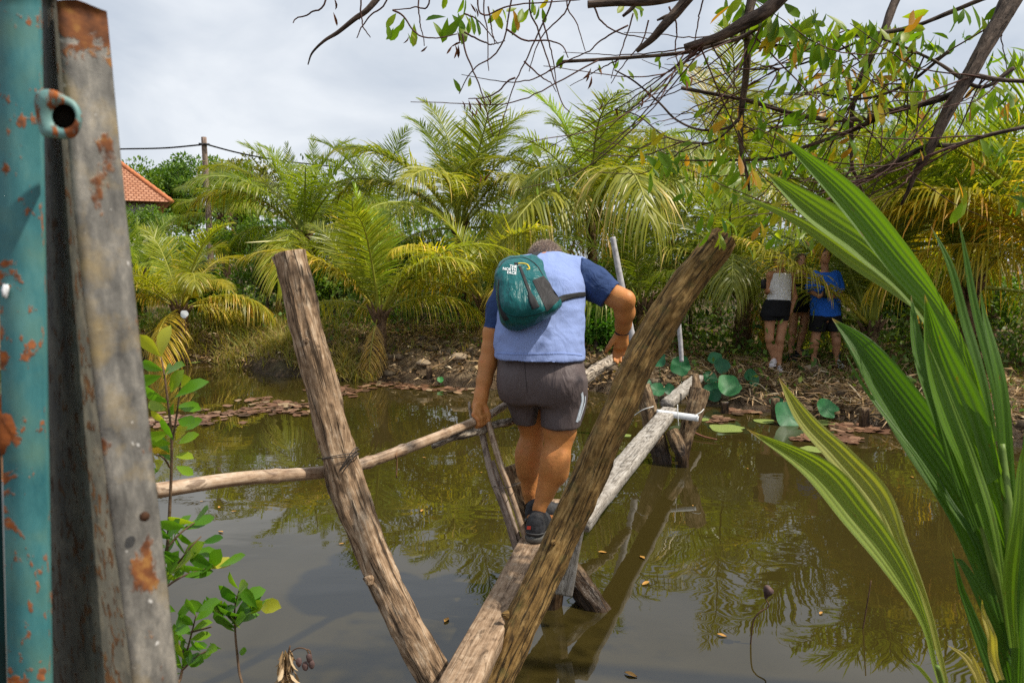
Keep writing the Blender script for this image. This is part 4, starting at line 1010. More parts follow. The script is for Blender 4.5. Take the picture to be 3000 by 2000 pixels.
def strip_on(tree, pxs, width, off=.003, n=40, thick=.002, maxjump=.12):
    """a band lying on a surface along a line seen in the photograph; width in metres (scalar or per point)"""
    q = spline(np.array(pxs, float), n); wd = np.interp(np.linspace(0, 1, n), np.linspace(0, 1, len(np.atleast_1d(width))), np.atleast_1d(width))
    pts, ns, ws = [], [], []
    for (x, y), w_ in zip(q, wd):
        h, nn_ = shoot(tree, x, y)
        if h is None or (pts and np.linalg.norm(h - pts[-1]) > maxjump): continue
        pts.append(h); ns.append(nn_); ws.append(w_)
    pts = np.array(pts); ns = nrm(np.array(ns)); ws = np.array(ws)
    for _ in range(2): ns[1:-1] = nrm(ns[:-2] + ns[1:-1] * 2 + ns[2:]); pts[1:-1] = (pts[:-2] + pts[1:-1] * 2 + pts[2:]) / 4
    T = nrm(np.gradient(pts, axis=0)); S = nrm(np.cross(ns, T)); m = len(pts); V = []; cols = np.linspace(-1, 1, 5)
    for c_ in cols:
        row = pts + S * (ws / 2 * c_)[:, None]
        for i in range(m):
            h = tree.find_nearest(Vector(row[i])); row[i] = np.array(h[0]) + ns[i] * off
        V.append(row)
    top = np.stack(V, 1).reshape(-1, 3); under = (np.stack(V, 1) - ns[:, None] * (thick + off)).reshape(-1, 3)
    i, j = np.meshgrid(np.arange(m - 1), np.arange(4), indexing='ij'); F = np.stack([i * 5 + j, i * 5 + j + 1, (i + 1) * 5 + j + 1, (i + 1) * 5 + j], -1).reshape(-1, 4)
    k = np.arange(m - 1); N_ = m * 5
    side = np.vstack([np.stack([k * 5, (k + 1) * 5, (k + 1) * 5 + N_, k * 5 + N_], -1), np.stack([k * 5 + 4, k * 5 + 4 + N_, (k + 1) * 5 + 4 + N_, (k + 1) * 5 + 4], -1)])
    return np.vstack([top, under]), [F, side, F[:, ::-1] + N_]


def patch_on(tree, poly, off=.003, n=26):
    """a sheet lying on a surface, its outline (px) given as four corner points in order"""
    a, b, c_, d_ = [np.array(q, float) for q in poly]; V = []; ok = True; N_ = []
    for i in range(n):
        u = i / (n - 1)
        for j in range(n):
            v = j / (n - 1); q = (a * (1 - u) + b * u) * (1 - v) + (d_ * (1 - u) + c_ * u) * v; h, nn_ = shoot(tree, q[0], q[1])
            if h is None: h, nn_ = (V[-1], N_[-1]) if V else (P(q[0], q[1], 3.8), np.array([0, -1, 0]))
            else: h = h + nn_ * off
            V.append(h); N_.append(nn_)
    i, j = np.meshgrid(np.arange(n - 1), np.arange(n - 1), indexing='ij'); F = np.stack([i * n + j, i * n + j + 1, (i + 1) * n + j + 1, (i + 1) * n + j], -1).reshape(-1, 4)
    return np.array(V), [F]


def text_geo(body, size):
    cu = bpy.data.curves.new('t', 'FONT'); cu.body = body; cu.size = size; cu.align_x = 'RIGHT'; cu.resolution_u = 2; cu.space_line = .82; cu.offset = size * .02
    o = bpy.data.objects.new('t', cu); COL.objects.link(o); dg = bpy.context.evaluated_depsgraph_get(); me = o.evaluated_get(dg).to_mesh()
    V = np.array([v.co for v in me.vertices]); F = [tuple(p.vertices) for p in me.polygons]
    o.evaluated_get(dg).to_mesh_clear(); bpy.data.objects.remove(o); bpy.data.curves.remove(cu); return V, F


def text_on(tree, body, px, py, hpx, rot, mat, parent, name, off=.004):
    V, F = text_geo(body, 1.0); c, s_ = math.cos(rot), math.sin(rot); out = []
    for v in V:
        x, y = v[0] * hpx, -v[1] * hpx; h, nn_ = shoot(tree, px + x * c - y * s_, py + x * s_ + y * c)
        out.append(h + nn_ * off if h is not None else (out[-1] if out else P(px, py, 3.7)))
    me = bpy.data.meshes.new(name); org = worldloc(parent); me.from_pydata([tuple(np.array(v) - org) for v in out], [], F); me.update()
    return link(name, me, mat, parent)
# ------------------------------------------------------------------ materials for people
def skin_mat(name, c):
    t = NT(name); co = t.coord('Object'); n1_ = t.noise(co, 9, 4); n2_ = t.noise(co, 90, 3)
    cc = t.ramp(n1_, [(.3, tuple(v * .80 for v in c)), (.7, (min(1, c[0] * 1.12), c[1] * 1.08, c[2] * 1.1))]); cc = t.mix(cc, (c[0] * 1.05, c[1] * .72, c[2] * .8), t.ramp(t.noise(co, 28, 5, .65), [(.5, 0.0), (.72, .5)]))
    return t.done(cc, .55, t.bump(t.math('ADD', n2_, t.math('MULTIPLY', t.noise(co, 24, 3), 2.0)), .3, .004), .4, extra={'Subsurface Weight': .02, 'Subsurface Radius': (.02, .008, .004), 'Subsurface Scale': .6})


def cloth_mat(name, c, scale=240, var=.12, rough=.85, fold=.35, foldscale=(5, 5, 1.6), sheen=.0, stretch=None):
    t = NT(name); co = t.coord('Object'); w1 = t.noise(co, scale, 2); f1 = t.noise(t.mapping(co, foldscale), 2.4, 4, .55, 1.2)
    cc = t.ramp(w1, [(.3, tuple(v * (1 - var) for v in c)), (.7, tuple(min(1, v * (1 + var)) for v in c))])
    h = t.math('ADD', f1, t.math('MULTIPLY', w1, .03))
    return t.done(cc, rough, t.bump(h, fold, .05), .25, extra={'Sheen Weight': sheen} if sheen else None)


SKIN = skin_mat('tanned_skin', (.52, .215, .06)); SKIN2 = skin_mat('light_tan_skin', (.42, .21, .105))
HAIRM = plain('grey_brown_hair', (.20, .14, .11), .6, .5, 60)
SHIRT = cloth_mat('light_blue_jersey', (.24, .315, .59), var=.05, fold=.28, foldscale=(4.5, 4.5, 2.2)); SLEEVE = cloth_mat('navy_sleeve', (.028, .056, .155), fold=.45, foldscale=(5, 5, 5))
SHORTS = cloth_mat('grey_brown_shorts', (.105, .082, .082), fold=.35, foldscale=(7, 5, 1.4), rough=.6)
TEAL = cloth_mat('teal_nylon', (.008, .105, .110), scale=300, var=.06, fold=.5, foldscale=(7, 5, 1.6), rough=.36)
BLACK = plain('black_webbing', (.018, .018, .02), .7, .3, 80); WHITEC = plain('white_print', (.75, .76, .78), .6, .05)
REFL = plain('pale_side_stripe', (.55, .62, .70), .5, .2, 60); YELC = plain('yellow_cord', (.62, .46, .03), .6, .1); REDC = plain('red_print', (.65, .06, .03), .5, .1)
t = NT('mesh_pocket'); co = t.coord('Object'); ch = t.n('ShaderNodeTexChecker', _Scale=420.0); t.t.links.new(co, ch.inputs['Vector'])
MESHP = t.done(t.ramp(ch.outputs['Fac'], [(0, (.022, .021, .022)), (1, (.055, .053, .055))]), .8, None, .2)
SHOEM = plain('black_shoe_fabric', (.030, .030, .033), .65, .5, 60, .4); SOLEM = plain('shoe_sole', (.10, .095, .085), .7, .4, 40)


def vnormals(V, F):
    F = np.vstack([f for f in F if f.shape[1] == 4]); n_ = np.cross(V[F[:, 2]] - V[F[:, 0]], V[F[:, 3]] - V[F[:, 1]]); N = np.zeros_like(V)
    for i in range(4): np.add.at(N, F[:, i], n_)
    return nrm(N)


def wrinkle(geo, amp, scale, seed):
    V, F = geo; N = vnormals(V, F); s = np.asarray(scale, float)
    h = np.array([mnoise.fractal(Vector((float(v[0] * s[0]) + seed, float(v[1] * s[1]), float(v[2] * s[2]))), 1, 2, 3) for v in V])
    return V + N * (h * amp)[:, None], F


def rows(rs):
    out = []
    for (py, D, xl, xr, b) in rs:
        c = P((xl + xr) / 2, py, D); out.append((c[2], c[0], c[1], (xr - xl) / 2 * D / FPX, b))
    return out


def shoe(root, heel, f, L=.29, w=.048, mat=SHOEM, sole=SOLEM, res=.006, tall=.10):
    heel = np.asarray(heel, float); f = nrm(np.array([f[0], f[1], 0])); u = np.array([0, 0, 1.]); h = heel + f * .045
    lo = np.minimum(heel, heel + f * L) - .1; hi = np.maximum(heel, heel + f * L) + .1; hi[2] += .1
    g = SDF(lo, hi, res)
    g.chain([h + u * .06, h + f * .09 + u * .058, h + f * .16 + u * .045, h + f * (L - .09) + u * .04], [w * .92, w * .98, w * .98, w * .85], .02)
    g.cone(h + u * .06, h + u * tall - f * .004, w * .9, w * .80, .02); g.cone(h + f * .02 + u * .1, h + f * .09 + u * .075, w * .75, w * .7, .02)
    g.plane(heel + u * .018, (0, 0, -1)); sh = mk('shoe', g.mesh(), mat, root)
    g = SDF(lo, hi, res)
    g.chain([h + u * .022, h + f * .08 + u * .022, h + f * .16 + u * .022, h + f * (L - .09) + u * .022], [w * 1.02, w * .95, w * 1.1, w * .92], .02)
    g.plane(heel + u * .030, (0, 0, 1)); g.plane(heel + u * .001, (0, 0, -1)); mk('sole', g.mesh(), sole, sh)
    return sh


# ------------------------------------------------------------------ the man crossing the bridge
foot_r = G(1562, 1592, .48); foot_l = G(1562, 1536, .48) 
man = thing('person', 'man in a light blue shirt and grey shorts bending forward on the plank', 'person', (foot_r[0], foot_r[1] + .12, .48))
lo = np.array([P(1370, 1000, 3.75)[0] - .05, 3.45, .44]); hi = np.array([P(1870, 1000, 3.9)[0] + .06, 4.5, 2.02])
B = SDF(lo, hi, .0052)
DR = 3.72
kneeR = P(1637, 1288, DR + .03); ankR = P(1580, 1512, DR - .03); hipR = P(1648, 1080, 3.82)
B.chain([hipR, P(1645, 1200, 3.79), P(1640, 1262, DR + .04), kneeR], [.085, .085, .083, .073], .02)
B.chain([kneeR, P(1630, 1330, DR + .015), P(1620, 1380, DR + .01), P(1597, 1445, DR), P(1580, 1488, DR - .02), P(1575, 1530, DR - .03)], [.070, .072, .072, .048, .0335, .036], .01)
B.ell(P(1641, 1365, DR - .02), (.046, .05, .09), .03); B.ell(P(1608, 1355, DR - .015), (.042, .05, .08), .03)
DLg = 3.93
kneeL = P(1560, 1275, DLg); hipL = P(1530, 1080, 3.87)
B.chain([hipL, P(1545, 1180, 3.89), P(1556, 1240, DLg - .01), kneeL], [.085, .08, .07, .063], .02)
B.chain([kneeL, P(1553, 1330, DLg), P(1549, 1385, DLg), P(1553, 1440, DLg), P(1560, 1490, DLg), P(1564, 1522, DLg)], [.062, .068, .060, .043, .032, .034], .01)
B.ell(P(1535, 1340, DLg - .02), (.045, .05, .10), .04)
B.cone(foot_r + [0, .05, .05], foot_r + [.03, .17, .035], .038, .03, .02); B.cone(foot_l + [0, .0, .05], foot_l + [.12, .03, .035], .036, .03, .02)
TR = [(1060, 3.84, 1465, 1700, .15), (1000, 3.85, 1464, 1700, .15), (930, 3.88, 1470, 1700, .15), (860, 3.93, 1476, 1700, .145), (800, 3.99, 1492, 1698, .135), (765, 4.05, 1515, 1688, .115), (744, 4.10, 1560, 1668, .08)]
B.loft([(z_ - .03, x_, y_, a_ * .90, b_ * .85) for z_, x_, y_, a_, b_ in rows(TR)], .03)
B.ell(P(1590, 1090, 3.83), (.17, .11, .12), .05)
B.chain([P(1598, 770, 4.1), P(1597, 772, 4.24)], [.06, .055], .02)
B.ell(P(1597, 776, 4.29), (.078, .10, .105), .02); B.ell(P(1597, 800, 4.35), (.055, .06, .06), .03); B.cone(P(1597, 800, 4.41), P(1597, 812, 4.42), .014, .016, .012)
for sx in (-42, 42): B.ell(P(1597 + sx, 778, 4.28), (.014, .022, .032), .008)
# right arm, raised elbow, hand hanging
shR = P(1700, 806, 4.02); elR = P(1828, 880, 3.92); wrR = P(1822, 972, 4.06)
B.chain([shR, P(1765, 850, 3.97), P(1805, 870, 3.94), elR], [.06, .060, .058, .053], .02)
B.cone(elR, P(1838, 876, 3.90), .042, .036, .02)
B.chain([elR, P(1830, 915, 3.97), P(1826, 950, 4.03), wrR], [.054, .0525, .042, .036], .025)
pa = P(1820, 992, 4.075); pb = P(1819, 1018, 4.08)
B.cone(P(1811, 986, 4.07), P(1808, 1016, 4.075), .021, .019, .018); B.cone(P(1830, 986, 4.07), P(1833, 1012, 4.075), .021, .018, .018); B.cone(pa, pb, .022, .019, .02)
for a in ([(1803, 1018), (1800, 1036), (1799, 1048), (1800, 1057)], [(1812, 1021), (1809, 1040), (1808, 1053), (1809, 1064)], [(1822, 1020), (1820, 1038), (1819, 1050), (1819, 1059)], [(1834, 1013), (1834, 1029), (1832, 1039), (1831, 1046)]):
    B.chain([P(*a[0], 4.08), P(*a[1], 4.085), P(*a[2], 4.075), P(*a[3], 4.055)], [.0115, .0108, .0098, .0085], .006)
B.chain([P(1806, 984, 4.06), P(1793, 1002, 4.05), P(1783, 1017, 4.045), P(1775, 1030, 4.045)], [.018, .0145, .012, .0098], .01)
# left arm straight down to the rail
shL = P(1494, 815, 4.0); elL = P(1438, 1020, 3.90); wrL = P(1409, 1166, 3.80)
B.chain([shL, P(1466, 900, 3.96), P(1445, 975, 3.92), elL], [.07, .060, .051, .047], .03)
B.chain([elL, P(1429, 1065, 3.88), P(1419, 1115, 3.84), P(1411, 1150, 3.815), wrL], [.047, .0475, .040, .034, .033], .02)
rl = np.array(rail); rq = spline(rl, 300)
def railpt(px):                                 # point of the handrail's axis under a photo column
    s_ = np.array([1500 + FPX * q[0] / (q[1] * math.cos(TH) - (q[2] - CAMZ) * math.sin(TH)) for q in rq]); return rq[np.argmin(abs(s_ - px))]
rdir = nrm(railpt(1430) - railpt(1370)); up_ = np.array([0, 0, 1.]); near_ = nrm(np.cross(rdir, up_)); near_ = near_ * (1 if near_[1] < 0 else -1)
kb = railpt(1396)
B.chain([wrL, P(1401, 1190, 3.79), kb + up_ * .043 + near_ * .012], [.034, .031, .022], .02)
for i_ in range(4):
    c0_ = kb + rdir * (.032 - .0215 * i_) ; ln_ = (.92, 1.0, .97, .8)[i_]
    B.chain([wrL * .45 + (c0_ + up_ * .045) * .55, c0_ + up_ * .041 + near_ * .006, c0_ + near_ * (.034 * ln_ + .004) + up_ * .022, c0_ + near_ * .036 - up_ * .012 * ln_, c0_ + near_ * .014 - up_ * .036 * ln_], [.017, .0125, .0112, .0102, .009], .007)
B.chain([P(1415, 1180, 3.79), P(1425, 1200, 3.775), P(1431, 1216, 3.76), P(1432, 1231, 3.74)], [.018, .0145, .0125, .010], .01)
body = B.mesh(2)
mk('body', body, SKIN, man)
# shirt
S = SDF(lo, hi, .007)
S.loft(rows([(1062, 3.81, 1447, 1711, .205), (1000, 3.83, 1448, 1712, .190), (930, 3.88, 1453, 1714, .170), (860, 3.93, 1459, 1716, .165), (800, 3.99, 1474, 1714, .155), (768, 4.05, 1497, 1700, .135), (750, 4.10, 1540, 1676, .10), (739, 4.12, 1590, 1656, .06)]), .03, .03)
S.cone(P(1505, 806, 4.03), P(1688, 800, 4.04), .088, .095, .05)
S.cone(P(1600, 790, 4.13), P(1598, 792, 4.17), .068, .055, .03)
S.plane(P(1582, 1046, 3.84), (-.02, 0, -1))
shirt_geo = wrinkle(wrinkle(S.mesh(), .012, (3.2, 3, 3.6), 3), .006, (7, 5, 13), 11)
shirt = mk('shirt', shirt_geo, SHIRT, man); ST = bvh(shirt_geo)
for nm, pts, rd, o_, n_ in (('sleeve', [shR - [.0, 0, 0], P(1745, 833, 3.99), P(1800, 872, 3.94)], [.100, .091, .078], P(1787, 866, 3.95), P(1830, 900, 3.93) - P(1715, 810, 4.0)), ('sleeve', [shL + [.02, 0, 0], P(1468, 905, 3.96), P(1448, 975, 3.92)], [.094, .074, .066], P(1447, 968, 3.92), P(1445, 990, 3.915) - P(1462, 900, 3.95))):
    g = SDF(lo + [0, 0, .6], hi, .007); g.chain(pts, rd, .02); g.plane(o_, n_)
    if pts[0][0] > 0.2: g.plane(P(1694, 800, 4.02), (-1, 0, .12), .01)
    mk(nm, wrinkle(g.mesh(), .010, (9, 6, 9), 8), SLEEVE, shirt)
mk('hem', strip_on(ST, [(1455, 1034), (1520, 1037), (1582, 1036), (1650, 1035), (1705, 1040)], .010, .0015), cloth_mat('hem_band', (.22, .30, .6)), shirt)
# shorts
H = SDF(lo, hi, .007)
H.loft(rows([(1028, 3.84, 1462, 1700, .155), (1080, 3.82, 1455, 1712, .165), (1130, 3.81, 1455, 1716, .165), (1175, 3.81, 1462, 1716, .15)]), .03, .03)
H.loft(rows([(1110, 3.86, 1459, 1600, .13), (1170, 3.87, 1478, 1588, .125), (1238, 3.89, 1501, 1577, .112)]), .02, .006)
H.loft(rows([(1110, 3.79, 1575, 1717, .14), (1180, 3.785, 1581, 1716, .135), (1246, 3.775, 1586, 1700, .13)]), .02, .006)
H.ell(P(1530, 1120, 3.76), (.095, .10, .11), .06); H.ell(P(1640, 1124, 3.73), (.11, .11, .115), .06)
H.cone(P(1552, 1215, 3.70), P(1560, 1262, 3.72), .006, .03, .03, 'cut'); H.cone(P(1540, 1070, 3.62), P(1548, 1185, 3.61), .006, .020, .05, 'cut')
sg = wrinkle(H.mesh(), .010, (7, 5, 3), 12); shorts = mk('shorts', sg, SHORTS, man); HT = bvh(sg)
mk('side_stripe', strip_on(HT, [(1704, 1150), (1706, 1175), (1699, 1205), (1690, 1236)], .020, .002), REFL, shorts)
mk('side_stripe', strip_on(HT, [(1714, 1160), (1713, 1180), (1706, 1205), (1697, 1232)], .010, .002), REFL, shorts)
mk('seam', strip_on(HT, [(1536, 1050), (1540, 1100), (1545, 1150)], .004, .0005), plain('dark_seam', (.045, .035, .035)), shorts)
# hair: a cap and short strands
g = SDF(P(1500, 860, 4.1) - [0, .1, 0], P(1700, 690, 4.5) + [0, .1, .05], .007); g.ell(P(1597, 763, 4.27), (.094, .112, .108), .01); g.plane(P(1597, 800, 4.30), (0, .55, -1))
hg = g.mesh(); hair = mk('hair', hg, HAIRM, man)
r = np.random.default_rng(9); N = vnormals(*hg); k = r.choice(np.where(hg[0][:, 2] > P(1597, 780, 4.27)[2])[0], 5000); q = hg[0][k]; n_ = nrm(N[k] + r.normal(0, .35, (5000, 3)) + [0, .5, -.1]); l = r.uniform(.012, .028, 5000)[:, None]; w_ = nrm(np.cross(n_, r.normal(0, 1, (5000, 3)))) * .0011; k = np.arange(5000)[:, None] * 3
mk('strands', (np.stack([q - w_, q + w_, q + n_ * l + N[r.integers(0, 1)] * 0], 1).reshape(-1, 3), [np.hstack([k, k + 1, k + 2])]), plain('hair_strands', (.34, .26, .21), .6, .5, 90), hair, smooth=False)
# wrist band, socks, shoes
mk('wrist_band', tube([wrR + [0, 0, .004], wrR + [0, .003, -.008]], [.0405, .040], 20, 4, caps=False, resample=False), BLACK, man)
pd = nrm(a1 - a0)
s1_ = shoe(man, foot_r, (pd[0] + .02, pd[1]), .29, .050, tall=.095); s2_ = shoe(man, foot_l + [-.04, .0, 0], (1, .35), .28, .046, tall=.09)
SOCK = plain('black_sock', (.012, .014, .02), .9, .2, 80)
for f_, c_, sh_ in ((foot_r + [.006, .047, 0], P(1577, 1518, DR - .025), s1_), (foot_l + [0, .015, 0], P(1561, 1490, DLg), s2_)):
    a_ = f_ + [0, 0, .08]; b_ = c_; sk = tube([a_, (a_ + b_) / 2, b_ + (b_ - a_) * .0 + [0, 0, .012]], [.047, .044, .044], 20, 10, caps=False)
    k_ = mk('sock', sk, SOCK, man)
    if sh_ is s1_: SK = bvh(sk); text_on(SK, 'DUKA', 1601, 1523, 15, .12, REFL, k_, 'lettering', .002)
SH = bvh((np.array([v.co for v in s1_.data.vertices]) + worldloc(man), [np.array([tuple(p.vertices) for p in s1_.data.polygons if len(p.vertices) == 4])]))
try:
    mk('red_mark', patch_on(SH, [(1545, 1540), (1556, 1540), (1555, 1550), (1544, 1550)], .002, 8), REDC, s1_)
    mk('heel_trim', strip_on(SH, [(1532, 1566), (1548, 1572), (1575, 1576), (1600, 1570)], .012, .003, 20), plain('shoe_trim', (.26, .25, .22), .6, .3), s1_)
    mk('heel_trim', strip_on(SH, [(1536, 1556), (1552, 1562), (1575, 1565), (1596, 1560)], .005, .003, 20), plain('shoe_trim_dark', (.12, .12, .12), .6, .3), s1_)
except Exception as ex: print('shoe trim', ex)
# backpack
K = SDF(lo + [0, -.1, .6], hi, .006)
K.loft(rows([(747, 3.93, 1492, 1572, .05), (765, 3.86, 1464, 1588, .09), (800, 3.78, 1453, 1597, .115), (850, 3.71, 1454, 1616, .125), (885, 3.67, 1458, 1645, .125), (915, 3.66, 1465, 1630, .115), (945, 3.67, 1474, 1575, .09), (964, 3.70, 1492, 1535, .05)]), .01, .02, sq=2.5)
K.chain([P(1450, 800, 3.66), P(1452, 870, 3.585), P(1490, 940, 3.565), P(1560, 945, 3.56)], [.006, .006, .006, .006], .012, 'cut')
kg = wrinkle(wrinkle(K.mesh(), .014, (7, 5, 5), 21), .005, (22, 12, 9), 5)
pack = thing('backpack', 'teal backpack with white lettering worn aslant on the man\'s back', 'backpack', P(1535, 960, 3.68))
mk('bag', kg, TEAL, pack); KT = bvh(kg)
mk('mesh_pocket', patch_on(KT, [(1560, 822), (1592, 808), (1645, 872), (1602, 912)], .0025), MESHP, pack)
mk('zip', strip_on(KT, [(1522, 780), (1530, 800), (1545, 840), (1556, 868)], [.012, .014, .016, .016], .003), BLACK, pack)
mk('zip_flap', strip_on(KT, [(1552, 862), (1560, 880), (1570, 902)], [.022, .036, .04], .005), BLACK, pack)
mk('piping', strip_on(KT, [(1464, 782), (1480, 762), (1510, 755), (1540, 756), (1570, 775), (1590, 805)], .005, .002), BLACK, pack)
mk('piping', strip_on(KT, [(1466, 905), (1490, 922), (1530, 928), (1580, 918), (1618, 900)], .004, .002), plain('dark_teal_seam', (.004, .04, .045)), pack)
mk('base_panel', strip_on(KT, [(1462, 820), (1460, 860), (1466, 905), (1484, 938)], [.006, .012, .024, .03], .003), BLACK, pack)
mk('cord', strip_on(KT, [(1516, 773), (1530, 772), (1545, 776), (1551, 788), (1543, 790)], .006, .004), YELC, pack)
mk('buckle', strip_on(KT, [(1507, 773), (1518, 774)], .016, .005, 8), BLACK, pack)
text_on(KT, 'THE\nNORTH\nFACE', 1514, 787, 11.5, .10, WHITEC, pack, 'lettering', .004)
mk('strap', strip_on(ST, [(1634, 882), (1655, 872), (1685, 865), (1713, 862)], [.034, .030, .026, .024], .006), BLACK, pack)
mk('strap', strip_on(ST, [(1560, 752), (1575, 742), (1590, 738)], .03, .006), BLACK, pack)


# ------------------------------------------------------------------ three people waiting on the far bank
def far_person(label, D, J, cloth, skin=SKIN2, hair=(.03, .02, .014), hairlen=.0, shoes=(.6, .6, .62), socks=None, wid=1.0, hold=True):
    """J: joints in photograph pixels"""
    q = lambda k, dd=0.0: P(*J[k], D + dd)
    s = D / FPX; fl, fr = G(*J['fl'], 0.0), None
    groundz = min(q('fl')[2], q('fr')[2]) - .0
    root = thing('person', label, 'person', ((q('fl')[0] + q('fr')[0]) / 2, D, groundz))
    xs_ = [v[0] for v in J.values()]; lo_ = P(min(xs_) - 20, J['fl'][1] + 30, D) - [.08, .35, .05]; hi_ = P(max(xs_) + 20, J['head'][1] - 40, D) + [.08, .35, .1]; lo_[2] = groundz - .05
    b = SDF(lo_, hi_, .0105)
    for sd in ('l', 'r'):
        b.chain([q('hip' + sd), q('knee' + sd, -.02)], [.078 * wid, .056 * wid], .03)
        kn, an = q('knee' + sd, -.02), q('ank' + sd, .02); b.chain([kn, kn * .65 + an * .35 + [0, .015, 0], an], [.054 * wid, .055 * wid, .034], .03)
        b.cone(an, q('f' + sd, -.1), .034, .03, .02)
        b.chain([q('sh' + sd), q('el' + sd, .02), q('wr' + sd, J['arm' + sd][0]), q('hand' + sd, J['arm' + sd][0])], [.052, .038, .028, .028], .02)
        h = q('hand' + sd, J['arm' + sd][0])
        dirh = nrm(h - q('wr' + sd, J['arm' + sd][0])); side = nrm(np.cross(dirh, [0, 1, .2]))
        for i in range(4): b.chain([h + side * (.018 * (i - 1.5)), h + side * (.016 * (i - 1.5)) + dirh * (.06 - .008 * abs(i - 1.2))], [.011, .009], .008)
        b.chain([h - dirh * .02, h + side * .035 * (1 if sd == 'l' else -1) + dirh * .02], [.013, .01], .01)
    pel = (q('hipl') + q('hipr')) / 2; ch = (q('shl') + q('shr')) / 2
    b.chain([pel, pel * .5 + ch * .5, ch - [0, 0, .07]], [.098 * wid, .092 * wid, .09 * wid], .03)
    b.chain([q('shl'), q('shr')], [.055, .055], .05)
    hd = q('head'); b.chain([ch, hd - [0, 0, .06]], [.055, .05], .03); b.ell(hd, (.074, .093, .112), .02); b.ell(hd - [0, .06, .065], (.045, .04, .04), .03)
    b.cone(hd - [0, .09, -.01], hd - [0, .108, .022], .010, .014, .01)
    for sx in (-1, 1):
        b.ell(hd + [sx * .076, .01, -.01], (.012, .02, .03), .008); b.ell(hd + [sx * .030, -.098, .022], (.014, .012, .008), .004, op='cut')
    mk('body', b.mesh(), skin, root)
    eye = plain('eyes', (.05, .035, .03), .3, .1); [mk('eye', blob(hd + [sx * .030, -.085, .020], .011, 1, .0, .8), eye, root) for sx in (-1, 1)]
    mk('mouth', blob(hd + [0, -.094, -.052], .022, 1, .0, .25), plain('lips', (.28, .09, .07), .5, .1), root)
    g = SDF(lo_, hi_, .0105); g.ell(hd + [0, .018, .022], (.086, .098, .106), .01); g.plane(hd + [0, -.05, .045], (0, -1, -.55))
    if hairlen: g.chain([hd + [.0, .07, 0], hd + [0.02, .10, -hairlen]], [.07, .035], .04)
    mk('hair', wrinkle(g.mesh(), .008, (30, 30, 12), 3), plain('hair_colour', hair, .5, .3, 60), root)
    top, bot, shoe_c = cloth
    for nm, spec, mt in (('shirt', top, None), ('shorts', bot, None)):
        g = SDF(lo_, hi_, .0105)
        g.loft(rows([(py, D, xl - 3, xr + 3, max(bb, .11) + .035) for py, xl, xr, bb in spec['rows']]), .02, .012)
        for lg in spec.get('legs', ()): g.loft(rows([(py, D - .01, xl - 2, xr + 2, bb + .02) for py, xl, xr, bb in lg]), .03, .006)
        for sl_ in spec.get('sleeves', ()): g.chain([P(*p_, D + .0) for p_ in sl_[0]], sl_[1], .02)
        mk(nm, wrinkle(g.mesh(), .009, (8, 8, 5), 4), cloth_mat(nm + '_cloth', spec['col'], fold=.5), root)
    sm = plain('far_shoe', shoe_c, .7, .15, 30)
    for sd, f in (('l', J['dl']), ('r', J['dr'])):
        an = q('ank' + sd, .02); hl = np.array([an[0] - f[0] * .04, an[1] - f[1] * .04, q('f' + sd)[2] - .015]); shoe(root, hl, f, .26, .042, sm, plain('far_sole', tuple(min(1, v * .9 + .1) for v in shoe_c), .7), .009, .075)
        if socks: mk('sock', tube([an + [0, 0, .07], an - [0, 0, .03], [an[0], an[1], q('f' + sd)[2] + .05]], [.041, .039, .04], 12, 8), plain('sock_cloth', socks, .9), root)
    return root


far_person('woman in a white sleeveless top and black shorts with white shoes', 10.75, dict(head=(2287, 764), shl=(2258, 806), shr=(2316, 808), ell=(2248, 855), elr=(2328, 870), wrl=(2250, 852), wrr=(2316, 912), handl=(2240, 838), handr=(2308, 926), arml=(-.18,), armr=(-.03,),
    hipl=(2256, 920), hipr=(2297, 920), kneel=(2254, 992), kneer=(2285, 994), ankl=(2268, 1052), ankr=(2282, 1064), fl=(2252, 1070), fr=(2276, 1088), dl=(-.55, -1), dr=(-.25, -1)),
    (dict(rows=[(800, 2262, 2314, .09), (830, 2256, 2314, .11), (860, 2252, 2312, .105), (888, 2248, 2314, .11)], col=(.72, .72, .74)),
     dict(rows=[(876, 2246, 2313, .115), (900, 2236, 2313, .13), (925, 2232, 2308, .13)], legs=([(915, 2232, 2276, .1), (938, 2234, 2274, .095)], [(915, 2268, 2310, .1), (938, 2272, 2306, .095)]), col=(.008, .008, .01)), (.70, .64, .66)), hair=(.10, .06, .035), hairlen=.22, wid=1.05)
far_person('woman in black standing behind, with long hair and black shoes', 11.5, dict(head=(2347, 765), shl=(2318, 806), shr=(2372, 806), ell=(2315, 850), elr=(2378, 852), wrl=(2330, 812), wrr=(2360, 812), handl=(2334, 798), handr=(2356, 798), arml=(-.25,), armr=(-.25,),
    hipl=(2328, 905), hipr=(2362, 905), kneel=(2322, 972), kneer=(2352, 972), ankl=(2316, 1030), ankr=(2338, 1024), fl=(2322, 1052), fr=(2352, 1040), dl=(.1, -1), dr=(.8, -.8)),
    (dict(rows=[(798, 2322, 2368, .09), (835, 2318, 2370, .11), (880, 2318, 2368, .11)], sleeves=(([(2322, 806), (2316, 835)], [.07, .06]), ([(2368, 806), (2375, 835)], [.07, .06])), col=(.012, .012, .014)),
     dict(rows=[(872, 2318, 2368, .115), (895, 2313, 2367, .12), (905, 2313, 2365, .12)], legs=([(895, 2312, 2342, .1), (914, 2312, 2340, .095)], [(895, 2338, 2366, .1), (914, 2340, 2364, .095)]), col=(.010, .010, .013)), (.02, .02, .022)), hair=(.12, .055, .025), hairlen=.3)
